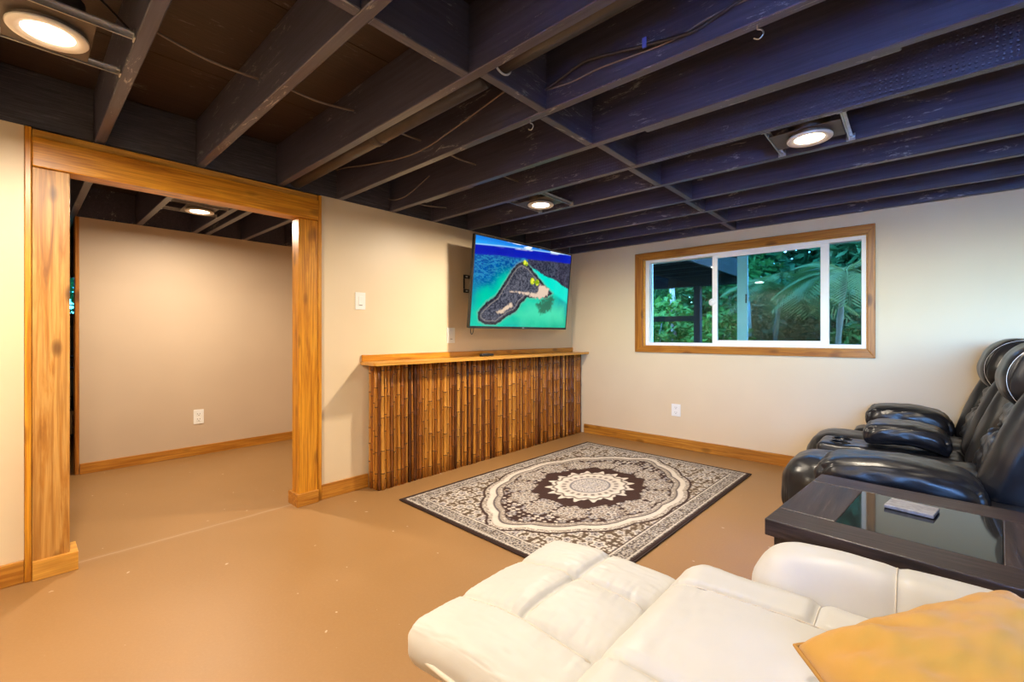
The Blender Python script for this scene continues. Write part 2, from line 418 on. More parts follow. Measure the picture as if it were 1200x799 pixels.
# pipe
pp = thing('drain_pipe', 'long brown painted drain pipe running beside a ceiling joist', 'pipe', (-1, 1.235, 2.10))
bm = bmesh.new(); tube(bm, [(XL+.002, 1.213, 2.105), (-1.24, 1.213, 2.112)], .043, 24); obj('pipe_run', bm, M_pipe, pp, True)
bm = bmesh.new(); tube(bm, [(-1.14, 1.213, 2.135), (XR-.01, 1.213, 2.145)], .046, 24); obj('pipe_run', bm, M_pipe, pp, True)
bm = bmesh.new(); tube(bm, [(-2.02, 1.213, 2.108), (-1.97, 1.213, 2.108)], .0465, 24); obj('coupling', bm, M_pipe, pp, True)
bm = bmesh.new(); tube(bm, [(-1.14, 1.213+.05*math.cos(a), 2.135+.05*math.sin(a)) for a in [2*math.pi*k/24 for k in range(24)]], .004, 6, True); obj('caulk_ring', bm, M_stitch, pp, True)

# doorway
dw = thing('door_2', 'wide doorway framed by honey stained timber posts and header', 'doorway', (XL, .7, 0), kind='structure')
def wbox(name, b, mat, par, bv=.003, label=None): return obj(name, bevel(boxes(b), bv), mat, par, label=label)
wbox('post', (XL-.10, XL+.018, .046, .168, .0, 1.872), M_wz_pale, dw)
wbox('post', (XL-.085, XL+.018, 1.222, 1.345, .0, 1.872), M_wz, dw)
wbox('header', (XL-.085, XL+.030, .046, 1.345, 1.874, 2.009), M_wy, dw, .004)
wbox('cap_board', (XL-.085, XL+.014, .046, 1.345, 2.012, 2.046), M_wledge, dw)
wbox('side_strip', (XL-.11, XL+.020, .023, .0445, 0, 2.05), M_wz, dw)
wbox('side_strip', (XL-.11, XL+.020, 1.347, 1.3725, 0, 2.046), M_wz, dw)
wbox('plinth', (XL-.12, XL+.034, .046, .196, 0, .088), M_wledge, dw)
wbox('plinth', (XL-.11, XL+.036, 1.206, 1.346, 0, .082), M_by, dw)
# baseboards
for n, b, m, l in (('baseboard_left', (XL, XL+.016, YN, .022, 0, .1), M_by, 'honey stained baseboard left of the doorway'),
                ('baseboard_left', (XL, XL+.016, 1.374, 1.72, 0, .1), M_by, 'short honey stained baseboard between doorway and bamboo panel'),
                ('baseboard_far', (-2.8, XR, YW-.016, YW, 0, .1), M_bx, 'long honey stained baseboard under the window wall'),
                ('baseboard_alcove', (XB, XB+.016, .336, 2.3, 0, .085), M_by, 'honey stained baseboard of the room beyond the doorway'),
                ('baseboard_right', (XR-.016, XR, YN, YW-.02, 0, .1), M_by, 'baseboard along the right wall')):
    struct(n, bevel(boxes(b), .003), m, l, 'baseboard')
struct('trim_1', bevel(boxes((XB-.13, XB+.004, .31, .333, 0, H)), .003), M_cz, 'dark stained vertical trim on the end of the alcove wall', 'trim')

# ------------------------------------------------------------------ main window
win = thing('window_1', 'wide white sliding window in a brown pine casing', 'window', (-1.19, YW, 1.445), kind='structure')
ox0, ox1, oz0, oz1 = -2.169, -.215, .936, 1.955
cy0, cy1 = YW-.02, YW
for pts in ([(ox0, oz1), (ox1, oz1), (wx1, wz1), (wx0, wz1)], [(ox0, oz0), (ox1, oz0), (wx1, wz0), (wx0, wz0)]):
    obj('casing_board', bevel(prism(pts, 1, cy0, cy1), .003), M_cx, win)
for pts in ([(ox0, oz0), (wx0, wz0), (wx0, wz1), (ox0, oz1)], [(ox1, oz0), (wx1, wz0), (wx1, wz1), (ox1, oz1)]):
    obj('casing_board', bevel(prism(pts, 1, cy0, cy1), .003), M_cz, win)
def frame(x0, x1, z0, z1, y0, y1, wl, wr, wb, wt):
    return bevel(boxes((x0, x0+wl, y0, y1, z0, z1), (x1-wr, x1, y0, y1, z0, z1), (x0+wl, x1-wr, y0, y1, z0, z0+wb), (x0+wl, x1-wr, y0, y1, z1-wt, z1)), .002, 1)
obj('jamb_liner', frame(wx0, wx1, wz0, wz1, YW-.004, YW+.012, .022, .008, .006, .006), M_wledge, win)
fx0, fx1, fz0, fz1 = wx0+.018, wx1-.008, wz0+.006, wz1-.006
obj('window_frame', frame(fx0, fx1, fz0, fz1, YW+.012, YW+.11, .042, .030, .03, .03), M_whitepl, win)
# front sash in the middle
sx0, sx1 = -1.405, -.505
obj('sash', frame(sx0, sx1, fz0+.012, fz1-.012, YW+.018, YW+.045, .046, .058, .045, .04), M_whitepl, win)
obj('pane', boxes((sx0+.046, sx1-.058, YW+.029, YW+.033, fz0+.055, fz1-.05)), M_pane_sash, win)
bm = bmesh.new(); lathe(bm, [(.0, -.018), (.03, -.016), (.036, 0)], (sx0-.0, YW+.03, 1.42), 20, 1)
obj('pull_handle', bm, M_whitepl, win, True)
# fixed lights behind
obj('pane', boxes((fx0+.042, -1.19, YW+.072, YW+.076, fz0+.03, fz1-.03)), M_pane, win)
obj('pane', boxes((-1.12, fx1-.03, YW+.072, YW+.076, fz0+.03, fz1-.03)), M_pane, win)
obj('mullion', bevel(boxes((-1.20, -1.115, YW+.055, YW+.09, fz0+.03, fz1-.03)), .004), M_whitepl, win)
obj('latch', bevel(boxes((-1.128, -1.118, YW+.044, YW+.056, 1.40, 1.48)), .002), M_blackpl, win)

win2 = thing('window_2', 'small teal window at the end of the storage space', 'window', (-7.6, .25, 1.6), kind='structure')
obj('window_frame', boxes((-7.66, -7.6, w2y0, w2y0+.04, w2z0, w2z1), (-7.66, -7.6, w2y1-.04, w2y1, w2z0, w2z1), (-7.66, -7.6, w2y0+.04, w2y1-.04, w2z0, w2z0+.03), (-7.66, -7.6, w2y0+.04, w2y1-.04, w2z1-.03, w2z1)), M_joist, win2)
obj('pane', boxes((-7.64, -7.635, w2y0+.04, w2y1-.04, w2z0+.03, w2z1-.03)), M_dim, win2)

# ================================================================== LIGHT FIXTURES
def downlight(x, y, y0, y1, label, k=1.0, z=2.047):
    o = thing('recessed_light', label, 'ceiling light', (x, y, z), 'recessed ceiling lights between the joists')
    bm = bmesh.new(); lathe(bm, [(.060, .003), (.062, -.002), (.090, -.006), (.093, -.002), (.093, .004), (.07, .006)], (x, y, z), 40)
    obj('trim_ring', bm, M_trimring, o, True)
    bm = bmesh.new(); disc(bm, (x, y, z+.001), .061, 40); obj('lens', bm, M_lens, o)
    bm = bmesh.new(); lathe(bm, [(.08, .007), (.085, .01), (.085, .12), (.0, .12)], (x, y, z), 32); obj('can_housing', bm, M_darksteel, o, True)
    obj('mounting_plate', bevel(boxes((x-.15, x+.13, y-.1, y+.1, z+.016, z+.02)), .001, 1), M_darksteel, o)
    for sx in (-.155, .135):
        bm = bmesh.new(); box(bm, x+sx, x+sx+.004, y0, y1, z+.012, z+.034); box(bm, x+sx, x+sx+.016, y0, y1, z+.030, z+.034)
        hb = obj('hanger_bar', bm, M_steel, o)
        for yy in (y0, y1):
            s = 1 if yy == y0 else -1
            bm = boxes((x+sx-.01, x+sx+.025, min(yy, yy+s*.004), max(yy, yy+s*.004), z+.008, z+.04)); obj('bracket', bm, M_steel, hb)
            bm = bmesh.new(); lathe(bm, [(.005, 0), (.005, .012*s)], (x+sx+.018, yy, z+.025), 8, 1); obj('nail', bm, M_steel, hb)
    ld = bpy.data.lights.new('downlight', 'AREA'); ld.shape = 'DISK'; ld.size = .11; ld.energy = LAMP_W*k; ld.color = (1, .86, .67); ld.spread = math.radians(175)
    lo = bpy.data.objects.new('downlight', ld); COL.objects.link(lo); lo.location = (0, 0, -.012); lo.parent = o
    return o
downlight(-2.0, .066, -.14+JT, .274-JT, 'recessed ceiling light at the upper left, nearest the doorway', 1.0)
downlight(-2.0, 2.53, 2.326+JT, 2.733-JT, 'recessed ceiling light in front of the television')
downlight(-.37, 2.53, 2.326+JT, 2.733-JT, 'recessed ceiling light above the rug side of the recliners', .6)
downlight(-.37, .066, -.14+JT, .274-JT, 'recessed ceiling light overhead, out of frame', .4)
downlight(-4.03, .93, .705+JT, 1.10-JT, 'recessed ceiling light in the room beyond the doorway', .8)

# cables, hooks
def cable(pts, r, mat, label, name='cable', cat='cable'):
    # smooth polyline
    P = [Vector(p) for p in pts]; out = []
    for i in range(len(P)-1):
        a, b, c, d = P[max(i-1, 0)], P[i], P[i+1], P[min(i+2, len(P)-1)]
        for k in range(8):
            s = k/8; out.append(.5*((2*b)+(c-a)*s+(2*a-5*b+4*c-d)*s*s+(3*b-a-3*c+d)*s**3))
    out.append(P[-1]); bm = bmesh.new(); tube(bm, out, r, 6)
    return tag(obj(name, bm, mat, None, True), label, cat)
cable([(-1.99, .155, 2.235), (-1.985, .20, 2.20), (-1.965, .253, 2.14)], .004, M_cabledark, 'short dark cable from the doorway light to the first joist')
for a, b, z0, z1, l in ((.296, .671, 2.195, 2.172, 'grey power cable crossing between the first and second joists by the doorway'), (.713, 1.096, 2.178, 2.2, 'grey power cable crossing between the second and third joists by the doorway'),
                        (1.138, 1.49, 2.19, 2.183, 'grey power cable stub behind the brown pipe'), (1.532, 1.907, 2.18, 2.167, 'grey power cable crossing the bay just past the pipe bay'), (1.95, 2.305, 2.17, 2.165, 'grey power cable ending near the television light')):
    cable([(-2.0, a, z0), (-2.0, (a+b)/2, min(z0, z1)-.012), (-2.02, b, z1)], .005, M_cable, l)
cable([(-2.95, 1.47, 2.245), (-2.82, 1.475, 2.231), (-2.528, 1.478, 2.179), (-2.177, 1.48, 2.128), (-1.939, 1.48, 2.124), (-1.729, 1.48, 2.154), (-1.543, 1.48, 2.186), (-1.30, 1.48, 2.23), (-1.19, 1.47, 2.245)], .0045, M_cable, 'long grey cable sagging along the joist behind the brown pipe')
cable([(-1.139, 1.47, 2.13), (-1.061, 1.465, 2.142), (-.959, 1.46, 2.159), (-.883, 1.46, 2.154), (-.744, 1.46, 2.127), (-.635, 1.465, 2.108), (-.535, 1.48, 2.103), (-.444, 1.48, 2.121), (-.3, 1.48, 2.14), (.4, 1.48, 2.15)], .006, M_cabledark, 'thick dark cable stapled along the joist at upper center')
cable([(-1.141, 1.483, 2.135), (-1.013, 1.484, 2.122), (-.896, 1.484, 2.126), (-.755, 1.484, 2.116), (-.599, 1.484, 2.108), (-.4, 1.484, 2.13), (.3, 1.484, 2.12)], .0035, M_cable, 'thin pale cable just under the thick dark cable on the joist')
cable([(-3.0, 1.9, 2.18), (-2.984, 1.9, 2.151), (-2.892, 1.9, 2.126), (-2.76, 1.9, 2.124), (-2.605, 1.9, 2.164), (-2.478, 1.9, 2.206)], .004, M_cable, 'short curved grey cable near the left wall top')
cable([(-2.85, 1.955, 2.14), (-2.8, 2.1, 2.11), (-2.78, 2.3, 2.13)], .005, M_cable, 'grey cable crossing the bay close to the left wall')
tag(obj('cable_tag', boxes((-.700, -.686, 1.452, 1.458, 2.105, 2.14)), M_bluetag), 'small blue tag on the dark ceiling cable', 'tag')
for x, y, l in ((-1.253, 1.511, 'small metal hook under the joist by the blocking'), (-.354, 1.511, 'small metal hook under the joist near the cable tag')):
    cable([(x, y, H+.002), (x, y, H-.012), (x+.012, y, H-.02), (x+.016, y, H-.034), (x+.004, y, H-.044), (x-.010, y, H-.036)], .0024, M_steel, l, 'ceiling_hook', 'hook')


# ================================================================== WALL PLATES
def plate_x(x, y, z, hw, hh, kind, label, name):
    o = thing(name, label, 'switch' if kind == 'switch' else 'outlet', (x, y, z))
    obj('cover_plate', bevel(boxes((x, x+.006, y-hw, y+hw, z-hh, z+hh)), .002), M_plate, o)
    if kind == 'switch':
        obj('rocker', bevel(boxes((x+.006, x+.010, y-hw*.42, y+hw*.42, z-hh*.55, z+hh*.55)), .0015), M_plate, o)
        obj('switch_notch', boxes((x+.010, x+.0105, y-hw*.3, y+hw*.3, z-hh*.5, z-hh*.44)), M_slot, o)
    else:
        for s in (-1, 1):
            r = obj('receptacle', bevel(boxes((x+.006, x+.009, y-hw*.45, y+hw*.45, z+s*hh*.36-hh*.28, z+s*hh*.36+hh*.28)), .002), M_plate, o)
            obj('slot', boxes((x+.009, x+.0095, y-.010, y-.007, z+s*hh*.36-.002, z+s*hh*.36+.009), (x+.009, x+.0095, y+.007, y+.010, z+s*hh*.36-.002, z+s*hh*.36+.009), (x+.009, x+.0095, y-.003, y+.003, z+s*hh*.36-.012, z+s*hh*.36-.007)), M_slot, r)
    return o
plate_x(XL, 1.663, 1.357, .040, .062, 'switch', 'white light switch on the wall beside the doorway', 'light_switch')
plate_x(XL, 2.512, 1.108, .045, .066, 'switch', 'white rocker wall plate just above the ledge left of the television', 'light_switch')
plate_x(XB, 1.132, .353, .040, .066, 'outlet', 'white outlet low on the alcove wall through the doorway', 'wall_outlet')
o = thing('wall_outlet', 'white outlet low on the beige wall below the window', 'outlet', (-1.74, YW, .372))
obj('cover_plate', bevel(boxes((-1.785, -1.695, YW-.006, YW, .312, .432)), .002), M_plate, o)
for s in (-1, 1):
    r = obj('receptacle', bevel(boxes((-1.758, -1.722, YW-.009, YW-.006, .372+s*.024-.017, .372+s*.024+.017)), .002), M_plate, o)
    zz = .372+s*.024
    obj('slot', boxes((-1.75, -1.747, YW-.0095, YW-.009, zz, zz+.009), (-1.733, -1.730, YW-.0095, YW-.009, zz, zz+.009), (-1.743, -1.737, YW-.0095, YW-.009, zz-.011, zz-.006)), M_slot, r)

# ================================================================== BAMBOO HALF WALL
bw = thing('bamboo_half_wall', 'brown bamboo pole half wall topped by a pine ledge under the television', 'bar panel', (-2.9, 3.0, 0))
BF = -2.845
obj('backing_box', boxes((XL+.001, BF-.004, 1.745, YW-.003, 0.002, .895)), M_deckwood, bw)
def pole_mesh(r, h, seed):
    rnd = random.Random(seed); bm = bmesh.new(); pts = []; rr = []
    z = 0; nodes = []; z = rnd.uniform(.02, .2)
    while z < h-.02: nodes.append(z); z += rnd.uniform(.11, .26)
    zs = [(0, r)]
    for q in nodes: zs += [(q-.012, r*.97), (q-.004, r*1.16), (q+.003, r*1.12), (q+.012, r*.93)]
    zs.append((h, r)); ph = rnd.uniform(0, 6); am = rnd.uniform(0, .0035)
    for q, s in zs: pts.append((am*math.sin(ph+q*5), am*math.cos(ph+q*4), q)); rr.append(s)
    tube(bm, pts, rr, 8); me = bpy.data.meshes.new('bamboo_pole')
    for f in bm.faces:
        f.smooth = True
        zc = f.calc_center_median().z
        if any(abs(zc-(q-.0005)) < .004 for q in nodes): f.material_index = 1
    bm.to_mesh(me); bm.free(); me.materials.append(M_bam); me.materials.append(M_node); return me
rad = [.008, .0095, .011, .0125, .014, .016]
PM = [(pole_mesh(r, .895, i*7+k), r) for i, r in enumerate(rad) for k in range(4)]
L = bw.location
def pole(x, y):
    m, r = random.choice(PM); o = obj('bamboo_pole', m, None, bw); o.location = (x-L.x, y-L.y, 0); o.rotation_euler = (0, random.uniform(-.002, .002), random.uniform(0, 6)); return r
y = 1.745; pole(BF-.105, 1.731); pole(BF-.08, 1.732); pole(BF-.052, 1.730); pole(BF-.025, 1.732); pole(BF+.004, 1.737)
last = None
while y < YW-.018:
    m, r = random.choice(PM); y += r
    if y+r > YW-.002: break
    o = obj('bamboo_pole', m, None, bw); o.location = (BF+r*.4+random.uniform(-.002, .003)-L.x, y-L.y, 0); o.rotation_euler = (0, 0, random.uniform(0, 6)); y += r*1.03
obj('ledge', prism([(XL+.001, 1.665), (-2.76, 1.640), (-2.74, 1.65), (-2.74, YW-.002), (XL+.001, YW-.002)], 2, .897, .918), M_wledge, bw)
obj('back_board', bevel(boxes((XL+.001, XL+.02, 1.672, YW-.003, .9185, .967)), .002), M_wy, bw)

# remote on the ledge
rc = thing('remote_control', 'slim black remote control lying on the pine ledge', 'remote', (-2.88, 2.98, .919))
rm = Matrix.Translation((-2.885, 2.86, .919)) @ Matrix.Rotation(.12, 4, 'Z')
obj('body', softbox((0, 0, .011), (.02, .085, .011), .008, (8, 16, 6), M=rm), M_blackpl, rc, True)
bm = bmesh.new()
for k in range(6):
    for j in (-1, 0, 1): box(bm, j*.009-.003, j*.009+.003, -.065+k*.018, -.055+k*.018, .0215, .0245, M=rm)
obj('keypad', bm, plain('rubber_keys', (.09, .09, .09, 1), .7), rc)

# ================================================================== TELEVISION
TS = 1.2; TW, TH = 1.115*TS, .645*TS
tc = Vector((-2.227*TS, 2.634*TS, 1.11+.37*TS)); yaw, tilt = -.0218, .1008
n_ = Vector((math.cos(yaw), math.sin(yaw), 0)); u_ = Vector((-math.sin(yaw), math.cos(yaw), 0)); Zv = Vector((0, 0, 1))
nn = n_*math.cos(tilt)-Zv*math.sin(tilt); vv = Zv*math.cos(tilt)+n_*math.sin(tilt)
TM = Matrix.Translation(tc) @ Matrix((u_, vv, nn)).transposed().to_4x4()      # local x=right, y=up, z=out of screen
tv = thing('television', 'large wall mounted television showing an aerial view of a dark lava island', 'television', tc)
obj('cabinet', bevel(boxes((-TW/2, TW/2, -TH/2, TH/2, -.03, -.004), (-TW/2+.15, TW/2-.15, -TH/2+.04, TH/2-.25, -.055, -.03), M=TM), .004), M_blackpl, tv)
bz = .011
bm = boxes((-TW/2, -TW/2+bz, -TH/2, TH/2, -.004, .002), (TW/2-bz, TW/2, -TH/2, TH/2, -.004, .002), (-TW/2+bz, TW/2-bz, TH/2-bz, TH/2, -.004, .002), (-TW/2+bz, TW/2-bz, -TH/2, -TH/2+.018, -.004, .002), M=TM)
obj('bezel', bm, M_blackpl, tv)
obj('badge', bevel(boxes((-.014, .014, -TH/2+.004, -TH/2+.013, .002, .003), M=TM), .0005, 1), M_steel, tv)
# picture grid with colour attribute
def invquad(px, q=((157, 78), (800, 222), (762, 712), (125, 692))):
    (x0, y0), (x1, y1), (x2, y2), (x3, y3) = q   # homography of the screen's corners
    A = []; B = []
    for (x, y), (s, t_) in zip(q, ((0, 1), (1, 1), (1, 0), (0, 0))):
        A.append([x, y, 1, 0, 0, 0, -s*x, -s*y]); B.append(s); A.append([0, 0, 0, x, y, 1, -t_*x, -t_*y]); B.append(t_)
    h = np.linalg.solve(np.array(A, float), np.array(B, float)); x, y = px
    d = h[6]*x+h[7]*y+1; return ((h[0]*x+h[1]*y+h[2])/d, (h[3]*x+h[4]*y+h[5])/d)
def sdpoly(X, Y, pts):
    P = np.array(pts); d = np.full(X.shape, 1e9); inside = np.zeros(X.shape, bool)
    for i in range(len(P)):
        a = P[i]; b = P[(i+1) % len(P)]; e = b-a; wx, wy = X-a[0], Y-a[1]
        tt = np.clip((wx*e[0]+wy*e[1])/(e@e), 0, 1); d = np.minimum(d, (wx-e[0]*tt)**2+(wy-e[1]*tt)**2)
        c = ((a[1] <= Y) & (b[1] > Y)) | ((b[1] <= Y) & (a[1] > Y))
        with np.errstate(divide='ignore', invalid='ignore'): xi = a[0]+(Y-a[1])/(b[1]-a[1]+1e-12)*e[0]
        inside ^= c & (X < xi)
    return np.sqrt(d)*np.where(inside, -1, 1)
def vnoise(X, Y, f, seed=0, octv=4):
    r = np.random.RandomState(seed); out = np.zeros(X.shape); amp = 1; tot = 0
    for o in range(octv):
        g = r.rand(96, 96); x = X*f; y = Y*f; xi = np.floor(x).astype(int); yi = np.floor(y).astype(int); fx = x-xi; fy = y-yi
        fx = fx*fx*(3-2*fx); fy = fy*fy*(3-2*fy); G = lambda a, b: g[a % 96, b % 96]
        out += amp*((G(xi, yi)*(1-fx)+G(xi+1, yi)*fx)*(1-fy)+(G(xi, yi+1)*(1-fx)+G(xi+1, yi+1)*fx)*fy); tot += amp; amp *= .55; f *= 2
    return out/tot
def lerp(a, b, k): return a*(1-k[..., None])+b*k[..., None]
def ss(a, b, x): k = np.clip((x-a)/(b-a), 0, 1); return k*k*(3-2*k)
def C(r, g, b): return np.array(srgb(r, g, b)[:3])
def grid_mesh(name, nx, ny, fpos, colors, mat):
    X, Y = np.meshgrid(np.linspace(0, 1, nx+1), np.linspace(0, 1, ny+1)); P = fpos(X, Y).reshape(-1, 3)
    idx = np.arange((nx+1)*(ny+1)).reshape(ny+1, nx+1)
    F = np.stack([idx[:-1, :-1], idx[:-1, 1:], idx[1:, 1:], idx[1:, :-1]], -1).reshape(-1, 4)
    me = bpy.data.meshes.new(name); me.from_pydata(P.tolist(), [], F.tolist())
    a = me.color_attributes.new('print', 'FLOAT_COLOR', 'POINT'); cc = np.ones((P.shape[0], 4), np.float32); cc[:, :3] = colors(X, Y).reshape(-1, 3)
    a.data.foreach_set('color', cc.ravel()); me.materials.append(mat); return me
def tvcol(X, Y):
    A = .57; q = lambda pts: [((s), (t_*A)) for s, t_ in (invquad(p) for p in pts)]
    x = X; y = Y*A
    n1 = vnoise(x, y, 9, 1); n2 = vnoise(x, y, 55, 2, 3); n3 = vnoise(x, y*3, 60, 3, 2)
    c = np.zeros(X.shape+(3,)); 
    water = lerp(C(0, 150, 150), C(0, 70, 140), ss(.1, .75, Y+.3*(n1-.5)-.35*X+.1))
    water = lerp(water, C(60, 165, 190), .35*ss(.45, .62, n3)*ss(.35, .6, Y)); water = water*(.78+.44*vnoise(x, y, 22, 15, 4)[..., None])
    isl = q([(470, 265), (520, 290), (560, 340), (600, 395), (640, 440), (680, 480), (640, 505), (560, 510), (505, 505), (455, 555), (430, 600), (360, 640), (300, 690), (230, 690), (180, 660), (175, 600), (220, 550), (300, 480), (350, 400), (400, 320), (440, 275)])
    d = sdpoly(x, y, isl)+.02*(n1-.5)+.012*(n2-.5)
    water = lerp(water, C(0, 180, 150), ss(.13, .02, d+.06*(n1-.5))*ss(.75, .55, Y))
    water = lerp(water, C(10, 165, 125), ss(.35, .1, Y+.2*(n1-.5))*ss(.3, .6, X)*.8)
    sh = q([(500, 530), (600, 520), (760, 560), (760, 690), (470, 690), (430, 620)]); ds = sdpoly(x, y, sh)
    water = lerp(water, C(70, 205, 160), ss(.05, -.08, ds+.08*(n1-.5))*.8)
    ch = q([(500, 290), (560, 320), (620, 360), (700, 392), (775, 450), (770, 540), (690, 480), (610, 395), (550, 335)]); dc = sdpoly(x, y, ch)
    water = lerp(water, C(0, 205, 185), ss(.02, -.01, dc))
    rf = q([(560, 545), (680, 485), (690, 520), (665, 600), (600, 620)]); dr = sdpoly(x, y, rf)+.05*(n2-.5)+.05*(n1-.5)
    water = lerp(water, C(45, 75, 50), .85*ss(.015, -.02, dr))
    c = water
    rl = q([(510, 228), (640, 222), (805, 245), (785, 455), (740, 425), (700, 392), (620, 358), (560, 318), (500, 285)])
    d2 = sdpoly(x, y, rl)+.02*(n2-.5); k2 = ss(.006, -.006, d2)
    n4 = vnoise(x, y, 130, 12, 2); rock = lerp(C(24, 26, 44), C(66, 66, 84), ss(.3, .7, .5*n2+.5*n4))
    spots = ss(.66, .72, vnoise(x, y, 26, 8, 2))*ss(.56, .46, Y)
    c = lerp(c, lerp(rock, C(190, 185, 60), spots*.8), k2)
    c = lerp(c, C(120, 150, 130), .35*ss(.014, .0, np.abs(d-.004)))
    k1 = ss(.004, -.004, d); c = lerp(c, lerp(C(40, 42, 54), C(92, 92, 104), ss(.3, .7, .35*n2+.65*n4)), k1)
    c = lerp(c, C(22, 20, 20), .8*ss(.014, .0, np.abs(d+.010))*k1); c = lerp(c, C(150, 140, 130), .55*ss(.006, .0, np.abs(d+.028))*k1)
    for sp, cl in ((q([(388, 462), (500, 468), (575, 478), (585, 425), (620, 425), (650, 455), (640, 490), (590, 512), (500, 488), (440, 472)]), C(205, 180, 160)), (q([(303, 602), (350, 572), (400, 542), (408, 565), (350, 600), (318, 614)]), C(205, 180, 155))):
        c = lerp(c, cl, ss(.008, -.008, sdpoly(x, y, sp)+.03*(n2-.5)))
    for p, r in (((540, 395), .030), ((572, 405), .028), ((488, 268), .022), ((500, 276), .018)):
        s, t_ = invquad(p); dd = np.hypot(x-s, y-t_*A); c = lerp(c, lerp(C(120, 150, 20), C(215, 215, 60), ss(.4, .6, n2)), ss(r, r*.6, dd+.015*(n2-.5)))
    deep = lerp(C(0, 10, 150), C(0, 30, 170), n1); hz = Y-.11*X-.006*np.sin(X*5)
    c = lerp(c, deep, ss(.775, .80, hz+.02*(n1-.5)))
    skyc = lerp(C(35, 150, 225), C(20, 110, 200), ss(.9, 1, Y))
    c = lerp(c, skyc, ss(.893, .903, hz))
    cl = ss(.5, .62, vnoise(x*2, y*9, 5, 11))*ss(.05, .012, np.abs(hz-.925))*ss(.15, .4, X)
    c = lerp(c, C(235, 240, 245), cl); c = lerp(c, C(150, 190, 225), .8*ss(.012, 0, np.abs(hz-.905)))
    return c
t = NT('screen_picture'); at = t.new('VertexColor', layer_name='print'); e = t.new('Emission'); t.link(at.outputs[0], e.inputs[0]); e.inputs[1].default_value = 1.0
gl = t.new('BsdfGlossy'); gl.inputs['Roughness'].default_value = .12; gl.inputs[0].default_value = (.03, .03, .03, 1)
ad = t.new('AddShader'); t.link(e.outputs[0], ad.inputs[0]); t.link(gl.outputs[0], ad.inputs[1]); t.link(ad.outputs[0], t.out.inputs[0])
def tvpos(X, Y):
    lx = (X-.5)*(TW-2*bz); ly = -TH/2+.018+Y*(TH-.018-bz); R3 = np.array(TM.to_3x3())
    P = np.stack([lx, ly, np.full_like(lx, -.001)], -1) @ R3.T; return P
o = obj('screen', grid_mesh('screen', 330, 190, tvpos, tvcol, t.m), None, tv); o.location = (0, 0, 0)
# bracket on the wall
br = thing('wall_bracket', 'black slotted steel television bracket sticking out left of the television', 'bracket', (XL, 2.8, 1.575))
for z in (1.505, 1.632):
    b = obj('rail', bevel(boxes((XL+.002, XL+.012, 2.655, 3.35, z-.016, z+.016)), .002, 1), M_blackpl, br)
    for k in range(9): obj('slot', boxes((XL+.0122, XL+.0128, 2.675+k*.075, 2.70+k*.075, z-.006, z+.006)), M_plate, b)
obj('rail_end', bevel(boxes((XL+.002, XL+.012, 2.655, 2.667, 1.522, 1.615)), .001, 1), M_blackpl, br)
obj('arm', bevel(boxes((XL+.013, tc.x-.03, 3.1, 3.16, 1.53, 1.60)), .004), M_blackpl, br)
def tvp(x, y, z): return TM @ Vector((x, y, z))
cable([tvp(-TW/2+.055, -TH/2+.02, -.03), tvp(-TW/2+.05, -TH/2-.03, -.03), tvp(-TW/2+.065, -TH/2-.055, -.03), tvp(-TW/2+.08, -TH/2-.03, -.03), tvp(-TW/2+.08, -TH/2+.02, -.03)], .0035, M_cabledark, 'black cable loop hanging below the television corner')

# ================================================================== RUG
RA = math.radians(-1.5); RC = np.array([-1.762, 2.812]); RW, RL = 1.545, 2.224
def rosettes(u, v, cell, seed, k=5):
    """nearest jittered rosette: returns radius/cell and petal-modulated distance"""
    r = np.random.RandomState(seed); jx = r.rand(64, 64); jy = r.rand(64, 64); ph = r.rand(64, 64)*6; sz = .75+.5*r.rand(64, 64)
    U = u/cell; V = v/cell; iu = np.floor(U).astype(int); iv = np.floor(V).astype(int); best = np.full(u.shape, 9.); raw = np.full(u.shape, 9.); ang = np.zeros(u.shape); pid = np.zeros(u.shape)
    for a in (-1, 0, 1):
        for b in (-1, 0, 1):
            I = (iu+a) % 64; K = (iv+b) % 64; dx = U-(iu+a+.25+.5*jx[I, K]); dy = V-(iv+b+.25+.5*jy[I, K])
            rr = np.hypot(dx, dy); th = np.arctan2(dy, dx); pd = rr/(sz[I, K]*(1+.22*np.cos(k*th+ph[I, K]))); m = pd < best
            best = np.where(m, pd, best); raw = np.where(m, rr, raw); pid = np.where(m, ph[I, K]/6, pid)
    return best, raw, pid
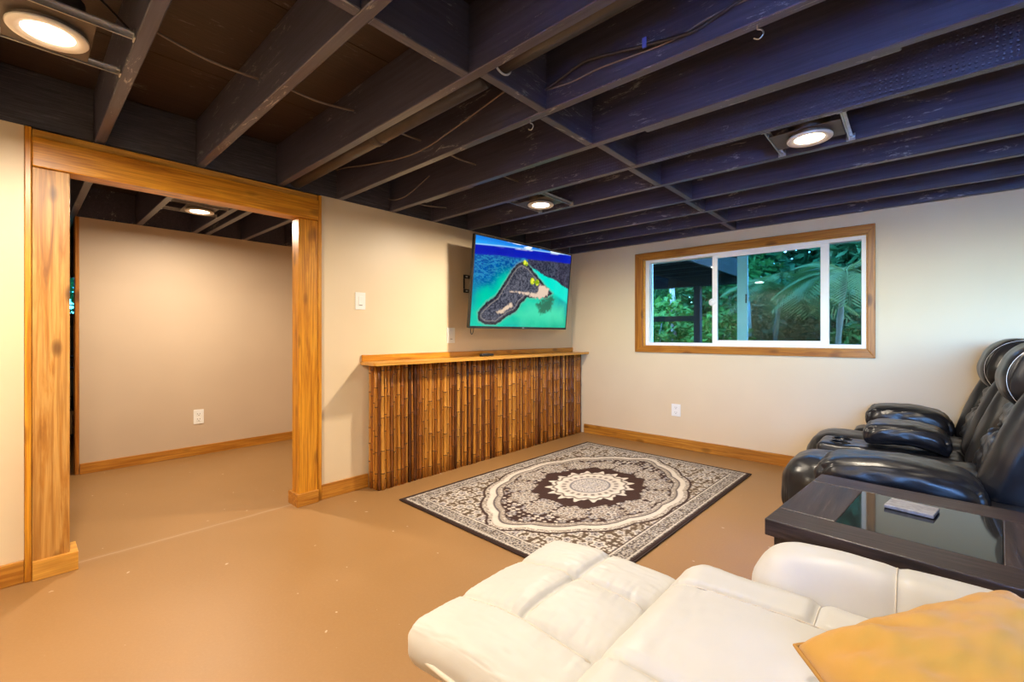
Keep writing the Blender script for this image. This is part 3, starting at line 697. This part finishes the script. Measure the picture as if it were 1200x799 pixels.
def rugcol(X, Y):
    u = (X-.5)*RW; v = (Y-.5)*RL; au, av = np.abs(u), np.abs(v); hw, hl = RW/2, RL/2
    cream, brown, grey, tan, navy = C(206, 196, 186), C(50, 22, 14), C(128, 125, 132), C(138, 118, 92), C(58, 58, 78)
    n = vnoise(au+1, av+1, 30, 5, 3); 
    def floral(bg, cell, seed, pet=cream, hole=grey, dens=.42):
        b, r_, pid = rosettes(au+.5, av+.5, cell, seed); c = np.broadcast_to(bg, u.shape+(3,)).copy()
        b2, _, _ = rosettes(au+.7, av+.3, cell*.42, seed+1, 4)
        c = lerp(c, lerp(np.broadcast_to(pet, c.shape), tan, ss(.5, .7, pid)*.6), ss(.33, .27, b2)*.9)
        c = lerp(c, bg, ss(dens+.10, dens+.05, b)); c = lerp(c, pet, ss(dens+.02, dens-.03, b)); c = lerp(c, hole, ss(.26, .22, b)*ss(.12, .15, b)); c = lerp(c, brown, ss(.11, .08, b))
        return c
    # corner field
    c = floral(tan*.30+brown*.55, .085, 21, dens=.38)
    # medallion: elongated ogee with scallops
    th = np.arctan2(v/.93, u/.66); rr = np.hypot(u/.66, v/.93)
    tip = .10*np.exp(-(u/.16)**2)
    R = rr-tip*(av > .5)
    sc1 = .87+.035*np.abs(np.sin(7*th)); sc2 = .775+.03*np.abs(np.sin(7*th))
    out = floral(C(150, 138, 128), .05, 33, pet=C(222, 212, 202), hole=brown, dens=.34)
    k = ss(.008, -.008, R-sc1-.07); c = lerp(c, out, k); c = lerp(c, brown, ss(.016, .006, np.abs(R-sc1-.075)))
    c = lerp(c, cream, ss(.03, .02, np.abs(R-sc1+.0))); c = lerp(c, brown*.7+grey*.3, ss(.012, .004, np.abs(R-sc1+.035))); 
    c = lerp(c, C(150, 138, 128), ss(.012, .005, np.abs(R-sc2-.045)))
    ins = floral(brown, .10, 47, dens=.16, hole=grey); k = ss(.006, -.006, R-sc2); c = lerp(c, np.broadcast_to(brown, c.shape), ss(.006, -.006, R-sc2-.012)); c = lerp(c, ins, k)
    # ring of large floral clusters
    th2 = np.arctan2(v/1.25, u); r2 = np.hypot(u, v/1.25)
    kk = 14; a = (th2/(2*math.pi)*kk) % 1-.5; seg = .44; dx = a*2*math.pi*.44/kk; dy = r2-.452
    cl = np.hypot(dx, dy*1.0)/.088*(1+.12*np.cos(6*np.arctan2(dy, dx)))
    fl = floral(C(118, 104, 96), .05, 61, hole=navy, dens=.38); 
    # plain brown inner field
    hexr = .365+.02*np.cos(6*th2); c = lerp(c, np.broadcast_to(brown*1.05, c.shape), ss(.006, -.006, r2-hexr))
    c = lerp(c, fl, ss(1.05, .95, cl)*(r2 > hexr-.03))
    # centre rosette
    pet = .265+.022*np.cos(16*th2)+.012*np.cos(32*th2+1); b, _, _ = rosettes(r2*3, th2*16/(2*math.pi)*.1, .1, 3)
    c = lerp(c, cream, ss(.006, -.004, r2-pet)); ring = .5+.5*np.cos(16*th2)
    c = lerp(c, brown, ss(.012, .004, np.abs(r2-.225-.02*ring))*.8); c = lerp(c, C(196, 186, 178), ss(.004, -.004, r2-.20))
    c = lerp(c, brown, .7*ss(.02, .008, np.abs(r2-.175))*ss(.3, .7, .5+.5*np.cos(24*th2))); c = lerp(c, grey, ss(.004, -.004, r2-.135)*.8)
    cen = floral(C(150, 146, 152), .03, 71, dens=.4, hole=navy); c = lerp(c, cen, ss(.004, -.004, r2-.125)); 
    c = lerp(c, navy, ss(.01, .002, np.abs(r2-.132))*.6)
    # borders
    db = np.minimum(hw-au, hl-av)
    bord = floral(C(84, 74, 70), .042, 81, pet=C(200, 190, 180), hole=navy, dens=.36); k = ss(.004, -.004, db-.115); c = lerp(c, bord, k)
    c = lerp(c, cream, ss(.006, .002, np.abs(db-.118))); c = lerp(c, brown, ss(.005, .002, np.abs(db-.128))); c = lerp(c, cream*.9, ss(.006, .002, np.abs(db-.034)))
    c = lerp(c, np.broadcast_to(C(48, 26, 21), c.shape), ss(.002, -.002, db-.024))
    return c*(.88+.24*n[..., None])
t = NT('rug_pile'); at = t.new('VertexColor', layer_name='print'); fz = t.noise(t.coords(), 500, 2)
t.col(at.outputs[0]); t.rough(.95); t.bump(fz, .5, .004)
def rugpos(X, Y):
    u = (X-.5)*RW; v = (Y-.5)*RL; ca, sa = math.cos(RA), math.sin(RA); e = np.minimum(np.minimum(X, 1-X)*RW, np.minimum(Y, 1-Y)*RL)
    return np.stack([u*ca-v*sa, u*sa+v*ca, .002+.009*ss(0, .01, e)], -1)
rug = thing('area_rug', 'brown and cream medallion area rug on the tan floor', 'rug', (RC[0], RC[1], 0))
obj('pile', grid_mesh('pile', 330, 470, rugpos, rugcol, t.m), None, rug)
rmx = Matrix.Translation((RC[0], RC[1], 0)) @ Matrix.Rotation(RA, 4, 'Z')
obj('backing', boxes((-RW/2, RW/2, -RL/2, RL/2, .0005, .002), M=rmx), plain('rug_backing', (.04, .02, .016, 1), .9), rug)
bm = bmesh.new()
tube(bm, [rmx @ Vector(p) for p in ((-RW/2, -RL/2, .006), (-RW/2, RL/2, .006), (RW/2, RL/2, .006), (RW/2, -RL/2, .006))], .005, 8, True)
obj('binding', bm, plain('rug_binding', (.03, .015, .012, 1), .9), rug, True)

# ================================================================== SIDE TABLE
tb = thing('side_table', 'dark espresso square side table with an inset smoked glass top', 'side table', (.014, 1.988, 0))
tm = Matrix.Translation((.014, 1.988, 0)) @ Matrix.Rotation(math.radians(-5.5), 4, 'Z')
hwx, hwy, tz = .352, .354, .5
gx, gy = .185, .213
def mitre(pts, mat):
    bm = prism(pts, 2, tz-.055, tz); bevel(bm, .004, 2); bmesh.ops.transform(bm, matrix=tm, verts=bm.verts); return obj('top_rail', bm, mat, tb)
mitre([(-hwx, -hwy), (hwx, -hwy), (hwx, -gy), (-hwx, -gy)], M_esx); mitre([(-hwx, gy), (hwx, gy), (hwx, hwy), (-hwx, hwy)], M_esx)
mitre([(-hwx, -gy+.0005), (-gx, -gy+.0005), (-gx, gy-.0005), (-hwx, gy-.0005)], M_esy); mitre([(gx, -gy+.0005), (hwx, -gy+.0005), (hwx, gy-.0005), (gx, gy-.0005)], M_esy)
obj('glass_inset', boxes((-gx+.001, gx-.001, -gy+.001, gy-.001, tz-.012, tz-.001), M=tm), M_tglass, tb)
obj('apron', boxes((-.32, .32, -.33, -.31, tz-.16, tz-.056), (-.32, .32, .31, .33, tz-.16, tz-.056), (-.32, -.30, -.31, .31, tz-.16, tz-.056), (.30, .32, -.31, .31, tz-.16, tz-.056), M=tm), M_esx, tb)
for sx in (-1, 1):
    for sy in (-1, 1): obj('leg', bevel(boxes((sx*.30-.03, sx*.30+.03, sy*.305-.03, sy*.305+.03, 0, tz-.056), M=tm), .004), M_esz, tb)
obj('lower_shelf', bevel(boxes((-.27, .27, -.275, .275, .12, .14), M=tm), .003), M_esx, tb)
cs = obj('stone_slab', None or bevel(boxes((-.065, .065, -.052, .052, tz+.0005, tz+.013), M=Matrix.Translation((-.006, 2.093, 0)) @ Matrix.Rotation(math.radians(-10), 4, 'Z')), .003), M_stone)
tag(cs, 'small grey stone slab lying on the dark side table', 'coaster')

# ================================================================== BLACK RECLINING LOVESEAT
ls = thing('reclining_loveseat', 'black leather reclining loveseat with cup holder console against the right side', 'sofa', (.1, 3.4, 0))
def wr(amp, s, seed): return lambda p, n: amp*(wrk((p.x*3, p.y*3, p.z*3), s, seed))
obj('base_frame', boxes((-.28, .72, 2.5, 4.28, .02, .26)), M_blackpl, ls)
def bend_pad(k, kx=0): 
    return lambda P, p: Vector((P.x, P.y, P.z-k*(p.x**2)-kx*max(0, p.x)**2))
def pad_disp(amp, seed, n_=14):
    def f(p, n):
        e = ss(.55, 1.0, np.array(abs(p.x))); g = .006*math.sin(p.y*n_)*float(e)*(abs(n.z) < .9)
        return amp*wrk((p.x*2.5, p.y*2, p.z*2), 1.6, seed)+g
    return f
# arms
obj('arm_panel', softbox((.03, 2.61, .22), (.33, .125, .21), .05, (24, 12, 16), wr(.006, 1.2, 3)), M_black, ls, True)
obj('arm_pad', softbox((-.065, 2.62, .488), (.285, .155, .085), .083, (44, 24, 18), pad_disp(.005, 1), warp=bend_pad(.045)), M_black, ls, True)
obj('arm_panel', softbox((.0, 4.11, .23), (.33, .13, .22), .06, (24, 12, 16), wr(.006, 1.2, 5)), M_black, ls, True)
obj('arm_pad', softbox((-.03, 4.11, .55), (.225, .15, .08), .078, (40, 24, 18), pad_disp(.005, 2), warp=bend_pad(.025, .03)), M_black, ls, True)
# seats and footrests
def foot(p, n):
    d = wrk((p.x*2, p.y*2, p.z*2), 1.5, 9)*.004
    if n.x < -.4 and p.z < .1: d += .007*math.sin(p.y*38)*min(1, (.1-p.z)*2)
    return d
for y, s in ((3.01, 1), (3.79, 2)):
    obj('footrest', softbox((-.335, y, .255), (.225, .235, .20), .165, (30, 44, 30), foot), M_black, ls, True)
    obj('seat_cushion', softbox((.03, y, .39), (.28, .22, .085), .07, (26, 22, 10), wr(.006, 1.5, s)), M_black, ls, True)
# console
CUP = [(-.335, 3.345), (-.335, 3.465)]
def cons(p, n):
    d = .004*wrk((p.x*3, p.y*3, p.z*3), 1.3, 6)
    return d
def cwarp(P, p):
    if p.z > .99:
        for cx, cy in CUP:
            q = math.hypot(P.x+(-.12)-cx, P.y+3.41-cy)
            P = Vector((P.x, P.y, P.z-.06*float(ss(.047, .040, np.array(q)))))
    return P
obj('console', softbox((-.12, 3.41, .235), (.325, .147, .225), .035, (90, 44, 14), cons, warp=cwarp), M_black, ls, True)
for cx, cy in CUP:
    bm = bmesh.new(); tube(bm, [(cx+.046*math.cos(a), cy+.046*math.sin(a), .462) for a in [2*math.pi*k/28 for k in range(28)]], .004, 6, True)
    obj('cup_holder', bm, M_blackpl, ls, True)
obj('arm_pad', softbox((-.035, 3.41, .552), (.185, .15, .060), .058, (40, 24, 18), pad_disp(.005, 4), warp=bend_pad(.02, .02)), M_black, ls, True, )
# backs
LEAN = Matrix.Rotation(math.radians(20), 4, 'Y')
def leaned(x, y, z): return Matrix.Translation((x, y, z)) @ LEAN
for y in (3.01, 3.83):
    hy = .205
    obj('back_shell', softbox((0, 0, 0), (.10, .34, .40), .08, (14, 30, 26), M=leaned(.58, y, .62)), M_black, ls, True)
    for s in (-1, 1):
        def wd(p, n, s=s): return .004*wrk((p.x*2, p.y*2, p.z*2.4), 1.2, 11+s)+.02*(1-p.z**2)*(n.x < 0)
        obj('back_wing', softbox((0, 0, 0), (.15, .085, .29), .08, (16, 14, 36), wd, M=leaned(.42, y+s*.265, .64)), M_black, ls, True)
    def lum(p, n): return .010*wrk((p.x*2, p.y*2.2, p.z*2.4), 1.5, 21)+.010*math.sin(p.y*9+3*p.z)*(abs(p.z) > .6)
    obj('lumbar_cushion', softbox((0, 0, 0), (.11, .185, .125), .09, (14, 26, 22), lum, M=leaned(.34, y, .545)), M_black, ls, True)
    obj('mid_cushion', softbox((0, 0, 0), (.10, .185, .10), .085, (14, 26, 20), lum, M=leaned(.405, y, .72)), M_black, ls, True)
    def hd(p, n): return .002*wrk((p.x*2, p.y*2, p.z*2), 1.2, 31)-.010*groove((abs(p.y)-.74), .035)
    hr = obj('headrest', softbox((0, 0, 0), (.155, .225, .165), .145, (30, 40, 30), hd, M=leaned(.445, y, .925)), M_black, ls, True)
    HM = leaned(.445, y, .925)
    for q in (-1, 1):
        bm = bmesh.new(); tube(bm, [HM @ Vector((-.1475*math.cos(a), q*.74*.225*.97, .1575*math.sin(a))) for a in [math.radians(-70+k*8) for k in range(24)]], .0010, 5)
        obj('stitching', bm, M_stitch, hr, True)

from mathutils.bvhtree import BVHTree
def seam_tube(tree, pts, r=.0022, lift=.0004):
    out = []
    for (x0, y0), (x1, y1) in zip(pts, pts[1:]):
        for k in range(24):
            x, y = x0+(x1-x0)*k/24, y0+(y1-y0)*k/24; h = tree.ray_cast(Vector((x, y, 2)), Vector((0, 0, -1)))
            if h[0] is not None: out.append(h[0]+Vector((0, 0, lift)))
    b = bmesh.new(); tube(b, out, r, 5); return b
# ================================================================== CREAM RECLINER
rcn = thing('recliner_chair', 'cream leather recliner with its footrest raised in the foreground', 'recliner', (-.1, .93, 0))
def footpad(p, n):
    x, y = p.x*.235, p.y*.315           # local metres
    up = max(0, n.z)
    g = groove(y+.135, .009)+groove(y-.105, .009)+.35*groove(y+.135, .04)+.35*groove(y-.105, .04)
    if y > -.135: g += groove(x+.0, .009)*.9+.3*groove(x, .04)
    puff = .018*math.cos(p.x*1.45)*math.cos(p.y*1.4)
    wk = .005*(math.exp(-abs(y+.135)/.045)+math.exp(-abs(y-.105)/.045))*wrk((p.x*11+p.y*2, p.y*2, 0), 2.2, 50)+.004*math.exp(-abs(x)/.04)*(y > -.135)*wrk((p.x*1.5, p.y*12, 0), 2.0, 53)
    return up*(puff-.016*g+wk)+.003*wrk((p.x*1.6, p.y*2.2, p.z), 1.4, 4)+.0016*wrk((p.x*3, p.y*14, p.z), 2.0, 5)
fb = softbox((-.70, .945, .376), (.24, .318, .058), .055, (90, 110, 14), footpad, warp=lambda P, p: P+Vector((0, 0, -.03*max(0, -p.x-.2)))); tr = BVHTree.FromBMesh(fb)
fr_ = obj('footrest', fb, M_white, rcn, True)
for pts in ([(-.925, .795), (-.48, .795)], [(-.925, 1.035), (-.48, 1.035)], [(-.70, .80), (-.70, 1.23)]): obj('seam', seam_tube(tr, pts), M_whiteseam, fr_, True)
obj('footrest_underside', softbox((-.60, .95, .22), (.17, .275, .11), .06, (26, 30, 12), wr(.010, 1.4, 8)), M_white, rcn, True)
bm = bmesh.new(); tube(bm, [(-.90, .642, .345), (-.8, .627, .362), (-.65, .624, .366), (-.5, .628, .368)], .006, 8); obj('piping', bm, M_whiteseam, rcn, True)
obj('base_frame', bevel(boxes((-.42, .5, .4, 1.5, .02, .24)), .01), M_whiteseam, rcn)
def seat(p, n):
    x, y = p.x*.34, p.y*.33; up = max(0, n.z)
    g = groove(y-.165, .010)+groove(y+.165, .010)
    if abs(y) > .165: g += .7*groove(x+.02, .010)
    puff = .030*math.cos(p.y*1.5)*math.cos(p.x*1.2) if abs(y) < .165 else .012
    wk = .004*(math.exp(-abs(y-.165)/.05)+math.exp(-abs(y+.165)/.05))*wrk((p.x*12+p.y*3, p.y*2, 0), 2.2, 55)
    return up*(puff-.016*g+wk)+.004*wrk((p.x*1.6, p.y*2, p.z), 1.4, 12)+.0014*wrk((p.x*10, p.y*4, p.z), 2, 15)
sb_ = softbox((-.14, .955, .368), (.345, .345, .115), .085, (90, 100, 16), seat); tr = BVHTree.FromBMesh(sb_)
st_ = obj('seat_cushion', sb_, M_white, rcn, True)
for pts in ([(-.47, 1.105), (.15, 1.105)], [(-.47, .775), (.15, .775)], [(-.16, 1.11), (-.16, 1.265)], [(-.16, .62), (-.16, .77)]): obj('seam', seam_tube(tr, pts, .0016), M_whiteseam, st_, True)
def arm(p, n):
    return .005*wrk((p.x*2, p.y*1.5, p.z*1.5), 1.2, 16)-.006*groove(p.x*.36+.05, .010)+.012*(1-p.x**2)*max(0, n.z)
for y, nm in ((1.425, 1), (.445, 2)):
    ab = softbox((.02, y, .302), (.362, .132, .225), .115, (60, 24, 24), arm); tr = BVHTree.FromBMesh(ab)
    ar_ = obj('armrest', ab, M_white, rcn, True); obj('seam', seam_tube(tr, [(-.03, y-.128), (-.03, y+.128)], .0016), M_whiteseam, ar_, True)
def bk(p, n): return .02*(n.x < -.3)*math.cos(p.y*1.4)-.014*(groove(p.z-.1, .06)+groove(p.z+.45, .06))*(n.x < -.2)+.008*wrk((p.x, p.y*2, p.z*2), 1.5, 18)
obj('backrest', softbox((0, 0, 0), (.12, .31, .36), .10, (14, 40, 40), bk, M=Matrix.Translation((.50, .93, .72)) @ Matrix.Rotation(math.radians(32), 4, 'Y')), M_white, rcn, True)

# mustard pillow
def pillow(half, thick, n=60):
    bm = bmesh.new(); V = {}
    for s in (1, -1):
        for i in range(n+1):
            for j in range(n+1):
                a, b = 2*i/n-1, 2*j/n-1; edge = i in (0, n) or j in (0, n)
                if s == -1 and edge: V[s, i, j] = V[1, i, j]; continue
                pinch = 1-.075*(1-a*a)*(abs(b)**3)-0; pin2 = 1-.075*(1-b*b)*(abs(a)**3)
                h = thick*max(0, (1-abs(a)**3.2)*(1-abs(b)**3.2))**.5*(1 if s == 1 else .35)
                wv = .010*wrk((a*2.2, b*2.2, s), 1.5, 40)+.006*wrk((a*2+b*6, b*2-a*3, s), 1.8, 44)
                wv += .010*math.exp(-((a+1)**2+(b-1)**2)/.5)*math.sin((a+b)*14)
                V[s, i, j] = bm.verts.new((a*half*pin2, b*half*pinch, s*(h+wv*min(1, h/thick*1.5))))
        for i in range(n):
            for j in range(n):
                q = [V[s, i, j], V[s, i+1, j], V[s, i+1, j+1], V[s, i, j+1]]; bm.faces.new(q if s == 1 else q[::-1])
    return bm
pA, pB = Vector((-.149, .881, .585)), Vector((.119, 1.205, .64))
pu = (pB-pA).normalized(); side = Vector((pu.y, -pu.x, 0)).normalized()
TL_ = math.radians(14); pv = -(side*math.cos(TL_)-Vector((0, 0, 1))*math.sin(TL_)); pv = (pv-pu*pv.dot(pu)).normalized(); pn = pu.cross(pv)
half = (pB-pA).length/2
SK = math.radians(12)          # the soft square is pushed out of true
pv = (pv*math.cos(SK)+pu*math.sin(SK)).normalized()
PMx = Matrix.Translation((pA+pB)/2-pv*half) @ Matrix((pu, pv, pn)).transposed().to_4x4()
pil = thing('throw_pillow', 'mustard yellow square throw pillow on the cream recliner', 'pillow', PMx.translation)
bm = pillow(half, .108); bmesh.ops.transform(bm, matrix=PMx, verts=bm.verts); obj('cover', bm, M_must, pil, True)
bm = bmesh.new(); ring = []
for k in range(120):
    q = k/30; s = int(q); f = 2*(q-s)-1
    a, b = ((f, -1), (1, f), (-f, 1), (-1, -f))[s]
    ring.append(PMx @ Vector((a*half*(1-.075*(1-b*b)*abs(a)**3), b*half*(1-.075*(1-a*a)*abs(b)**3), 0)))
tube(bm, ring, .004, 6, True); obj('seam_piping', bm, plain('mustard_piping', (.42, .20, .03, 1), .8), pil, True)

# ================================================================== STORAGE beyond the alcove wall
sh = thing('storage_shelf', 'dark storage shelf in the gap left of the alcove wall', 'shelf', (-6.3, .15, 0))
for x in (-6.55, -6.1):
    for y in (-.35, .42): obj('upright', boxes((x-.015, x+.015, y-.015, y+.015, 0, 1.25)), M_blackpl, sh)
for z in (.12, .5, .88, 1.2): obj('shelf_board', boxes((-6.53, -6.12, -.33, .40, z, z+.02)), M_deckwood, sh)
for (y, z, h, c, l) in ((.1, .14, .22, (.30, .2, .11, 1), 'brown cardboard box on the lowest dark storage shelf'), (.12, .52, .26, (.03, .03, .035, 1), 'black storage tub on the middle dark storage shelf')):
    o = thing('storage_box', l, 'box', (-6.32, y+.1, z)); m = plain('box_skin', c, .6)
    obj('body', bevel(boxes((-6.5, -6.15, y-.15, y+.27, z+.001, z+h-.03)), .004), m, o); obj('lid', bevel(boxes((-6.505, -6.145, y-.155, y+.275, z+h-.03, z+h)), .004), m, o)

# ================================================================== OUTDOORS
struct('ground', boxes((-30, 30, YW+.15, 45, -.3, .12), (-40, -7.72, YN-.12, YW+.14, -.3, .0), (XR+.12, 40, YN-.12, YW+.14, -.3, 0)), M_ground, 'shaded earth outside the window', 'ground')
struct('bounce_ground', boxes((-40, 40, -25, YN-.12, -.3, .1)), plain('pale_bounce', (.62, .62, .62, 1), .8, 0, 5, .08), 'unseen pale ground added behind the camera to bounce skylight indoors', 'bounce_ground')  # added pale surface, unseen; throws skylight up onto the ceiling joists
struct('sky_block_slab', boxes((-3, 6, YN-2.4, YN-.16, 2.16, 2.24)), M_whitepl, 'unseen white slab added over the rear window to block high sky', 'sky_blocker')  # unseen slab added to keep direct sky off the recliner
struct('upper_storey', boxes((-7.8, XR+.15, YN-.15, YW+.2, DECK+.07, 5.0), (-8.1, XR+.5, YN-.5, YW+.75, 5.0, 5.15)), plain('siding', (.45, .42, .36, 1), .7), 'upper storey of the house above the basement room', 'house')
def leaves(n, c, rad, size, seed, flat=1.0):
    r = np.random.RandomState(seed); P = r.normal(size=(n, 3)); P /= np.linalg.norm(P, axis=1)[:, None]
    # lumps make an uneven crown
    lump = r.normal(size=(9, 3)); lump /= np.linalg.norm(lump, axis=1)[:, None]
    k = np.max(P @ lump.T, axis=1); R = (.55+.5*np.clip(k, 0, 1)**2)*(.55+.45*r.rand(n)**.5); P = P*R[:, None]*np.array(rad)
    P = P+np.array(c); V = []; F = []
    d = r.normal(size=(n, 3)); d[:, 2] = d[:, 2]*.6-.3; d /= np.linalg.norm(d, axis=1)[:, None]; s = r.normal(size=(n, 3)); s = np.cross(d, s); s /= np.linalg.norm(s, axis=1)[:, None]
    up = np.cross(s, d); L_ = size*(.6+.8*r.rand(n))[:, None]; W_ = L_*.24
    A = P; B = P+d*L_*.5+s*W_-up*W_*.3; Cc = P+d*L_-up*L_*.12; Dd = P+d*L_*.5-s*W_-up*W_*.3; E = P+d*L_*.5
    V = np.stack([A, B, Cc, Dd, E], 1).reshape(-1, 3); b = np.arange(n)*5
    F = np.concatenate([np.stack([b, b+1, b+4], 1), np.stack([b+1, b+2, b+4], 1), np.stack([b+2, b+3, b+4], 1), np.stack([b+3, b, b+4], 1)])
    return V, F
def shrub(x, y, z0, rad, n, size, mat, seed, label, stem=True, group=None, trunk=.03, lean=0):
    o = thing('leafy_tree' if rad[2] > 1.1 else 'garden_shrub', label, 'tree' if rad[2] > 1.1 else 'shrub', (x, y, .12))
    V, F = leaves(n, (0, 0, z0-.12), rad, size, seed); me = bpy.data.meshes.new('foliage'); me.from_pydata(V.tolist(), [], F.tolist()); me.materials.append(mat)
    f = obj('foliage', me, None, o); f['kind'] = 'stuff'
    bm = bmesh.new(); rr = random.Random(seed)
    tube(bm, [(x, y, .12), (x+rr.uniform(-.1, .1), y+.05, .12+(z0-.12)*.5), (x+rr.uniform(-.2, .2), y, z0+rad[2]*.4)], [trunk, trunk*.8, trunk*.4], 8); obj('trunk', bm, M_bark, o, True)
    for k in range(4):
        a = rr.uniform(0, 6.28); bm = bmesh.new(); tube(bm, [(x, y, .12+(z0-.12)*.6), (x+rad[0]*.35*math.cos(a), y+rad[1]*.35*math.sin(a), z0), (x+rad[0]*.7*math.cos(a), y+rad[1]*.7*math.sin(a), z0+rad[2]*.4)], [trunk*.5, trunk*.35, trunk*.15], 6); obj('branch', bm, M_bark, o, True)
    return o
def palm(x, y, h, nf, fl, seed, label, lean=(0, 0)):
    o = thing('palm_tree', label, 'palm', (x, y, .12)); rr = random.Random(seed)
    bm = bmesh.new(); pts = [(x+lean[0]*s*s, y+lean[1]*s*s, .12+(h-.12)*s) for s in [k/8 for k in range(9)]]; tube(bm, pts, [.034+.008*(k % 2) for k in range(9)], 10); obj('trunk', bm, M_palmbark, o, True)
    c = Vector(pts[-1])
    for k in range(nf):
        a = k*2.4+rr.uniform(-.2, .2); el = rr.uniform(.15, 1.2); d = Vector((math.cos(a), math.sin(a), 0)); bm = bmesh.new(); P = []
        for i in range(15):
            s = i/14; P.append(c+d*fl*s*math.cos(el*.6)+Vector((0, 0, fl*(math.sin(el)*s-.75*s*s))))
        tube(bm, P, [.012*(1-.8*i/14) for i in range(15)], 4)
        for i in range(1, 15):
            t_ = (P[i]-P[i-1]).normalized(); sd = t_.cross(Vector((0, 0, 1))).normalized(); l = fl*.36*math.sin(math.pi*min(1, (i+1)/16))**.6
            for s in (-1, 1):
                for q in (0, .5):
                    b = P[i-1].lerp(P[i], q); tip = b+sd*s*l+t_*l*.55-Vector((0, 0, l*.35)); m = b.lerp(tip, .45)+t_*.018; m2 = b.lerp(tip, .45)-t_*.018
                    bm.faces.new([bm.verts.new(z) for z in (b, m, tip, m2)])
        obj('frond', bm, M_palm, o)
    return o
dk = thing('timber_deck', 'dark timber deck frame with post and rail outside the window', 'deck', (-3.5, 6, .12))
obj('post', bevel(boxes((-2.51, -2.415, 6.95, 7.045, .12, 2.3)), .004), M_deckwood, dk)
obj('post', bevel(boxes((-6.0, -5.9, 6.95, 7.045, .12, 2.3)), .004), M_deckwood, dk)
obj('rail', bevel(boxes((-5.9, -2.51, 6.97, 7.03, 1.33, 1.41)), .004), M_deckwood, dk)
obj('beam', bevel(boxes((-6.2, -1.83, 6.93, 7.06, 1.86, 2.1)), .004), M_deckwood, dk)
obj('side_beam', bevel(boxes((-1.87, -1.83, YW+.16, 6.92, 1.93, 2.18)), .004), M_deckwood, dk)
for k in range(6): obj('joist', boxes((-6.2, -1.88, YW+.3+k*.42, YW+.34+k*.42, 2.0, 2.18)), M_deckwood, dk)
for k in range(22): obj('deck_board', boxes((-6.2+k*.2, -6.01+k*.2, YW+.16, 7.2, 2.19, 2.22)), M_deckwood, dk)
#        x     y    z0   radii            n    leaf  mat     seed label
for a in ((-4.3, 9.6, 1.0, (1.0, .8, .95), 2600, .17, M_leaf2, 1, 'bright green shrub behind the deck rail at the window left'),
          (-2.75, 9.0, .95, (.55, .6, .75), 1600, .15, M_leaf2, 2, 'yellow green shrub just right of the dark deck post'),
          (-5.6, 11.5, 1.7, (1.4, 1.2, 1.6), 2600, .22, M_leaf1, 3, 'tall green tree behind the deck beam'),
          (-3.6, 13.0, 1.9, (1.4, 1.2, 1.7), 2600, .22, M_leaf1, 4, 'round green tree far behind the deck post'),
          (-2.2, 11.5, 1.1, (1.1, 1.0, 1.3), 2800, .2, M_leaf3, 5, 'dark green tree behind the window mullion'),
          (-1.2, 10.8, 1.2, (1.0, .9, 1.3), 2600, .2, M_leaf3, 6, 'dark green tree behind the middle pane right side'),
          (-.55, 9.2, .7, (.7, .7, .7), 1800, .16, M_leaf1, 7, 'low leafy shrub at the foot of the right pane palm'),
          (-3.2, 16.0, 4.3, (2.6, 2.0, 4.3), 5200, .5, M_leaf3, 8, 'large dark tree at the back of the garden center'),
          (-8.4, 16.5, 4.2, (2.6, 2.0, 4.2), 5000, .5, M_leaf1, 9, 'large green tree at the back of the garden left'),
          (2.0, 15.5, 4.3, (2.6, 1.9, 4.3), 5200, .5, M_leaf3, 10, 'large dark tree at the back of the garden right'),
          (-.6, 13.2, 3.4, (1.5, 1.3, 3.4), 4200, .4, M_leaf3, 14, 'tall dark tree behind the palms'),
          (-5.6, 14.3, 2.6, (1.7, 1.3, 2.6), 3600, .36, M_leaf1, 15, 'tall tree in the gap left of the garden center'),
          (-2.6, 13.6, .9, (1.0, .7, .9), 2200, .24, M_leaf1, 16, 'low hedge shrub at the back behind the deck post'),
          (3.6, 11.0, 3.0, (1.7, 1.6, 2.9), 2800, .28, M_leaf1, 11, 'green tree beyond the right end of the window'),
          (-10.2, .4, 1.6, (1.0, 1.6, 1.3), 1500, .25, M_leaf2, 12, 'green tree outside the small storage window')):
    shrub(*a)
palm(-.86, 8.2, 2.05, 13, 1.0, 3, 'palm with drooping fronds in the right window pane', (.1, .1))
palm(-1.95, 9.4, 1.9, 13, 1.15, 5, 'palm with arching fronds in the middle of the window', (.15, 0))
palm(-1.35, 8.8, .75, 11, .8, 8, 'short young palm below the taller palms', (0, .1))
for x, y, h, l in ((-4.05, 9.9, 2.6, 'pale slender tree trunk behind the deck rail'), (-2.65, 10.4, 2.6, 'pale slender tree trunk right of the deck post')):
    bm = bmesh.new(); tube(bm, [(x, y, .12), (x+.04, y, 1.2), (x-.02, y, h)], [.075, .065, .05], 10); tag(obj('tree_trunk', bm, M_bark, None, True), l, 'trunk')
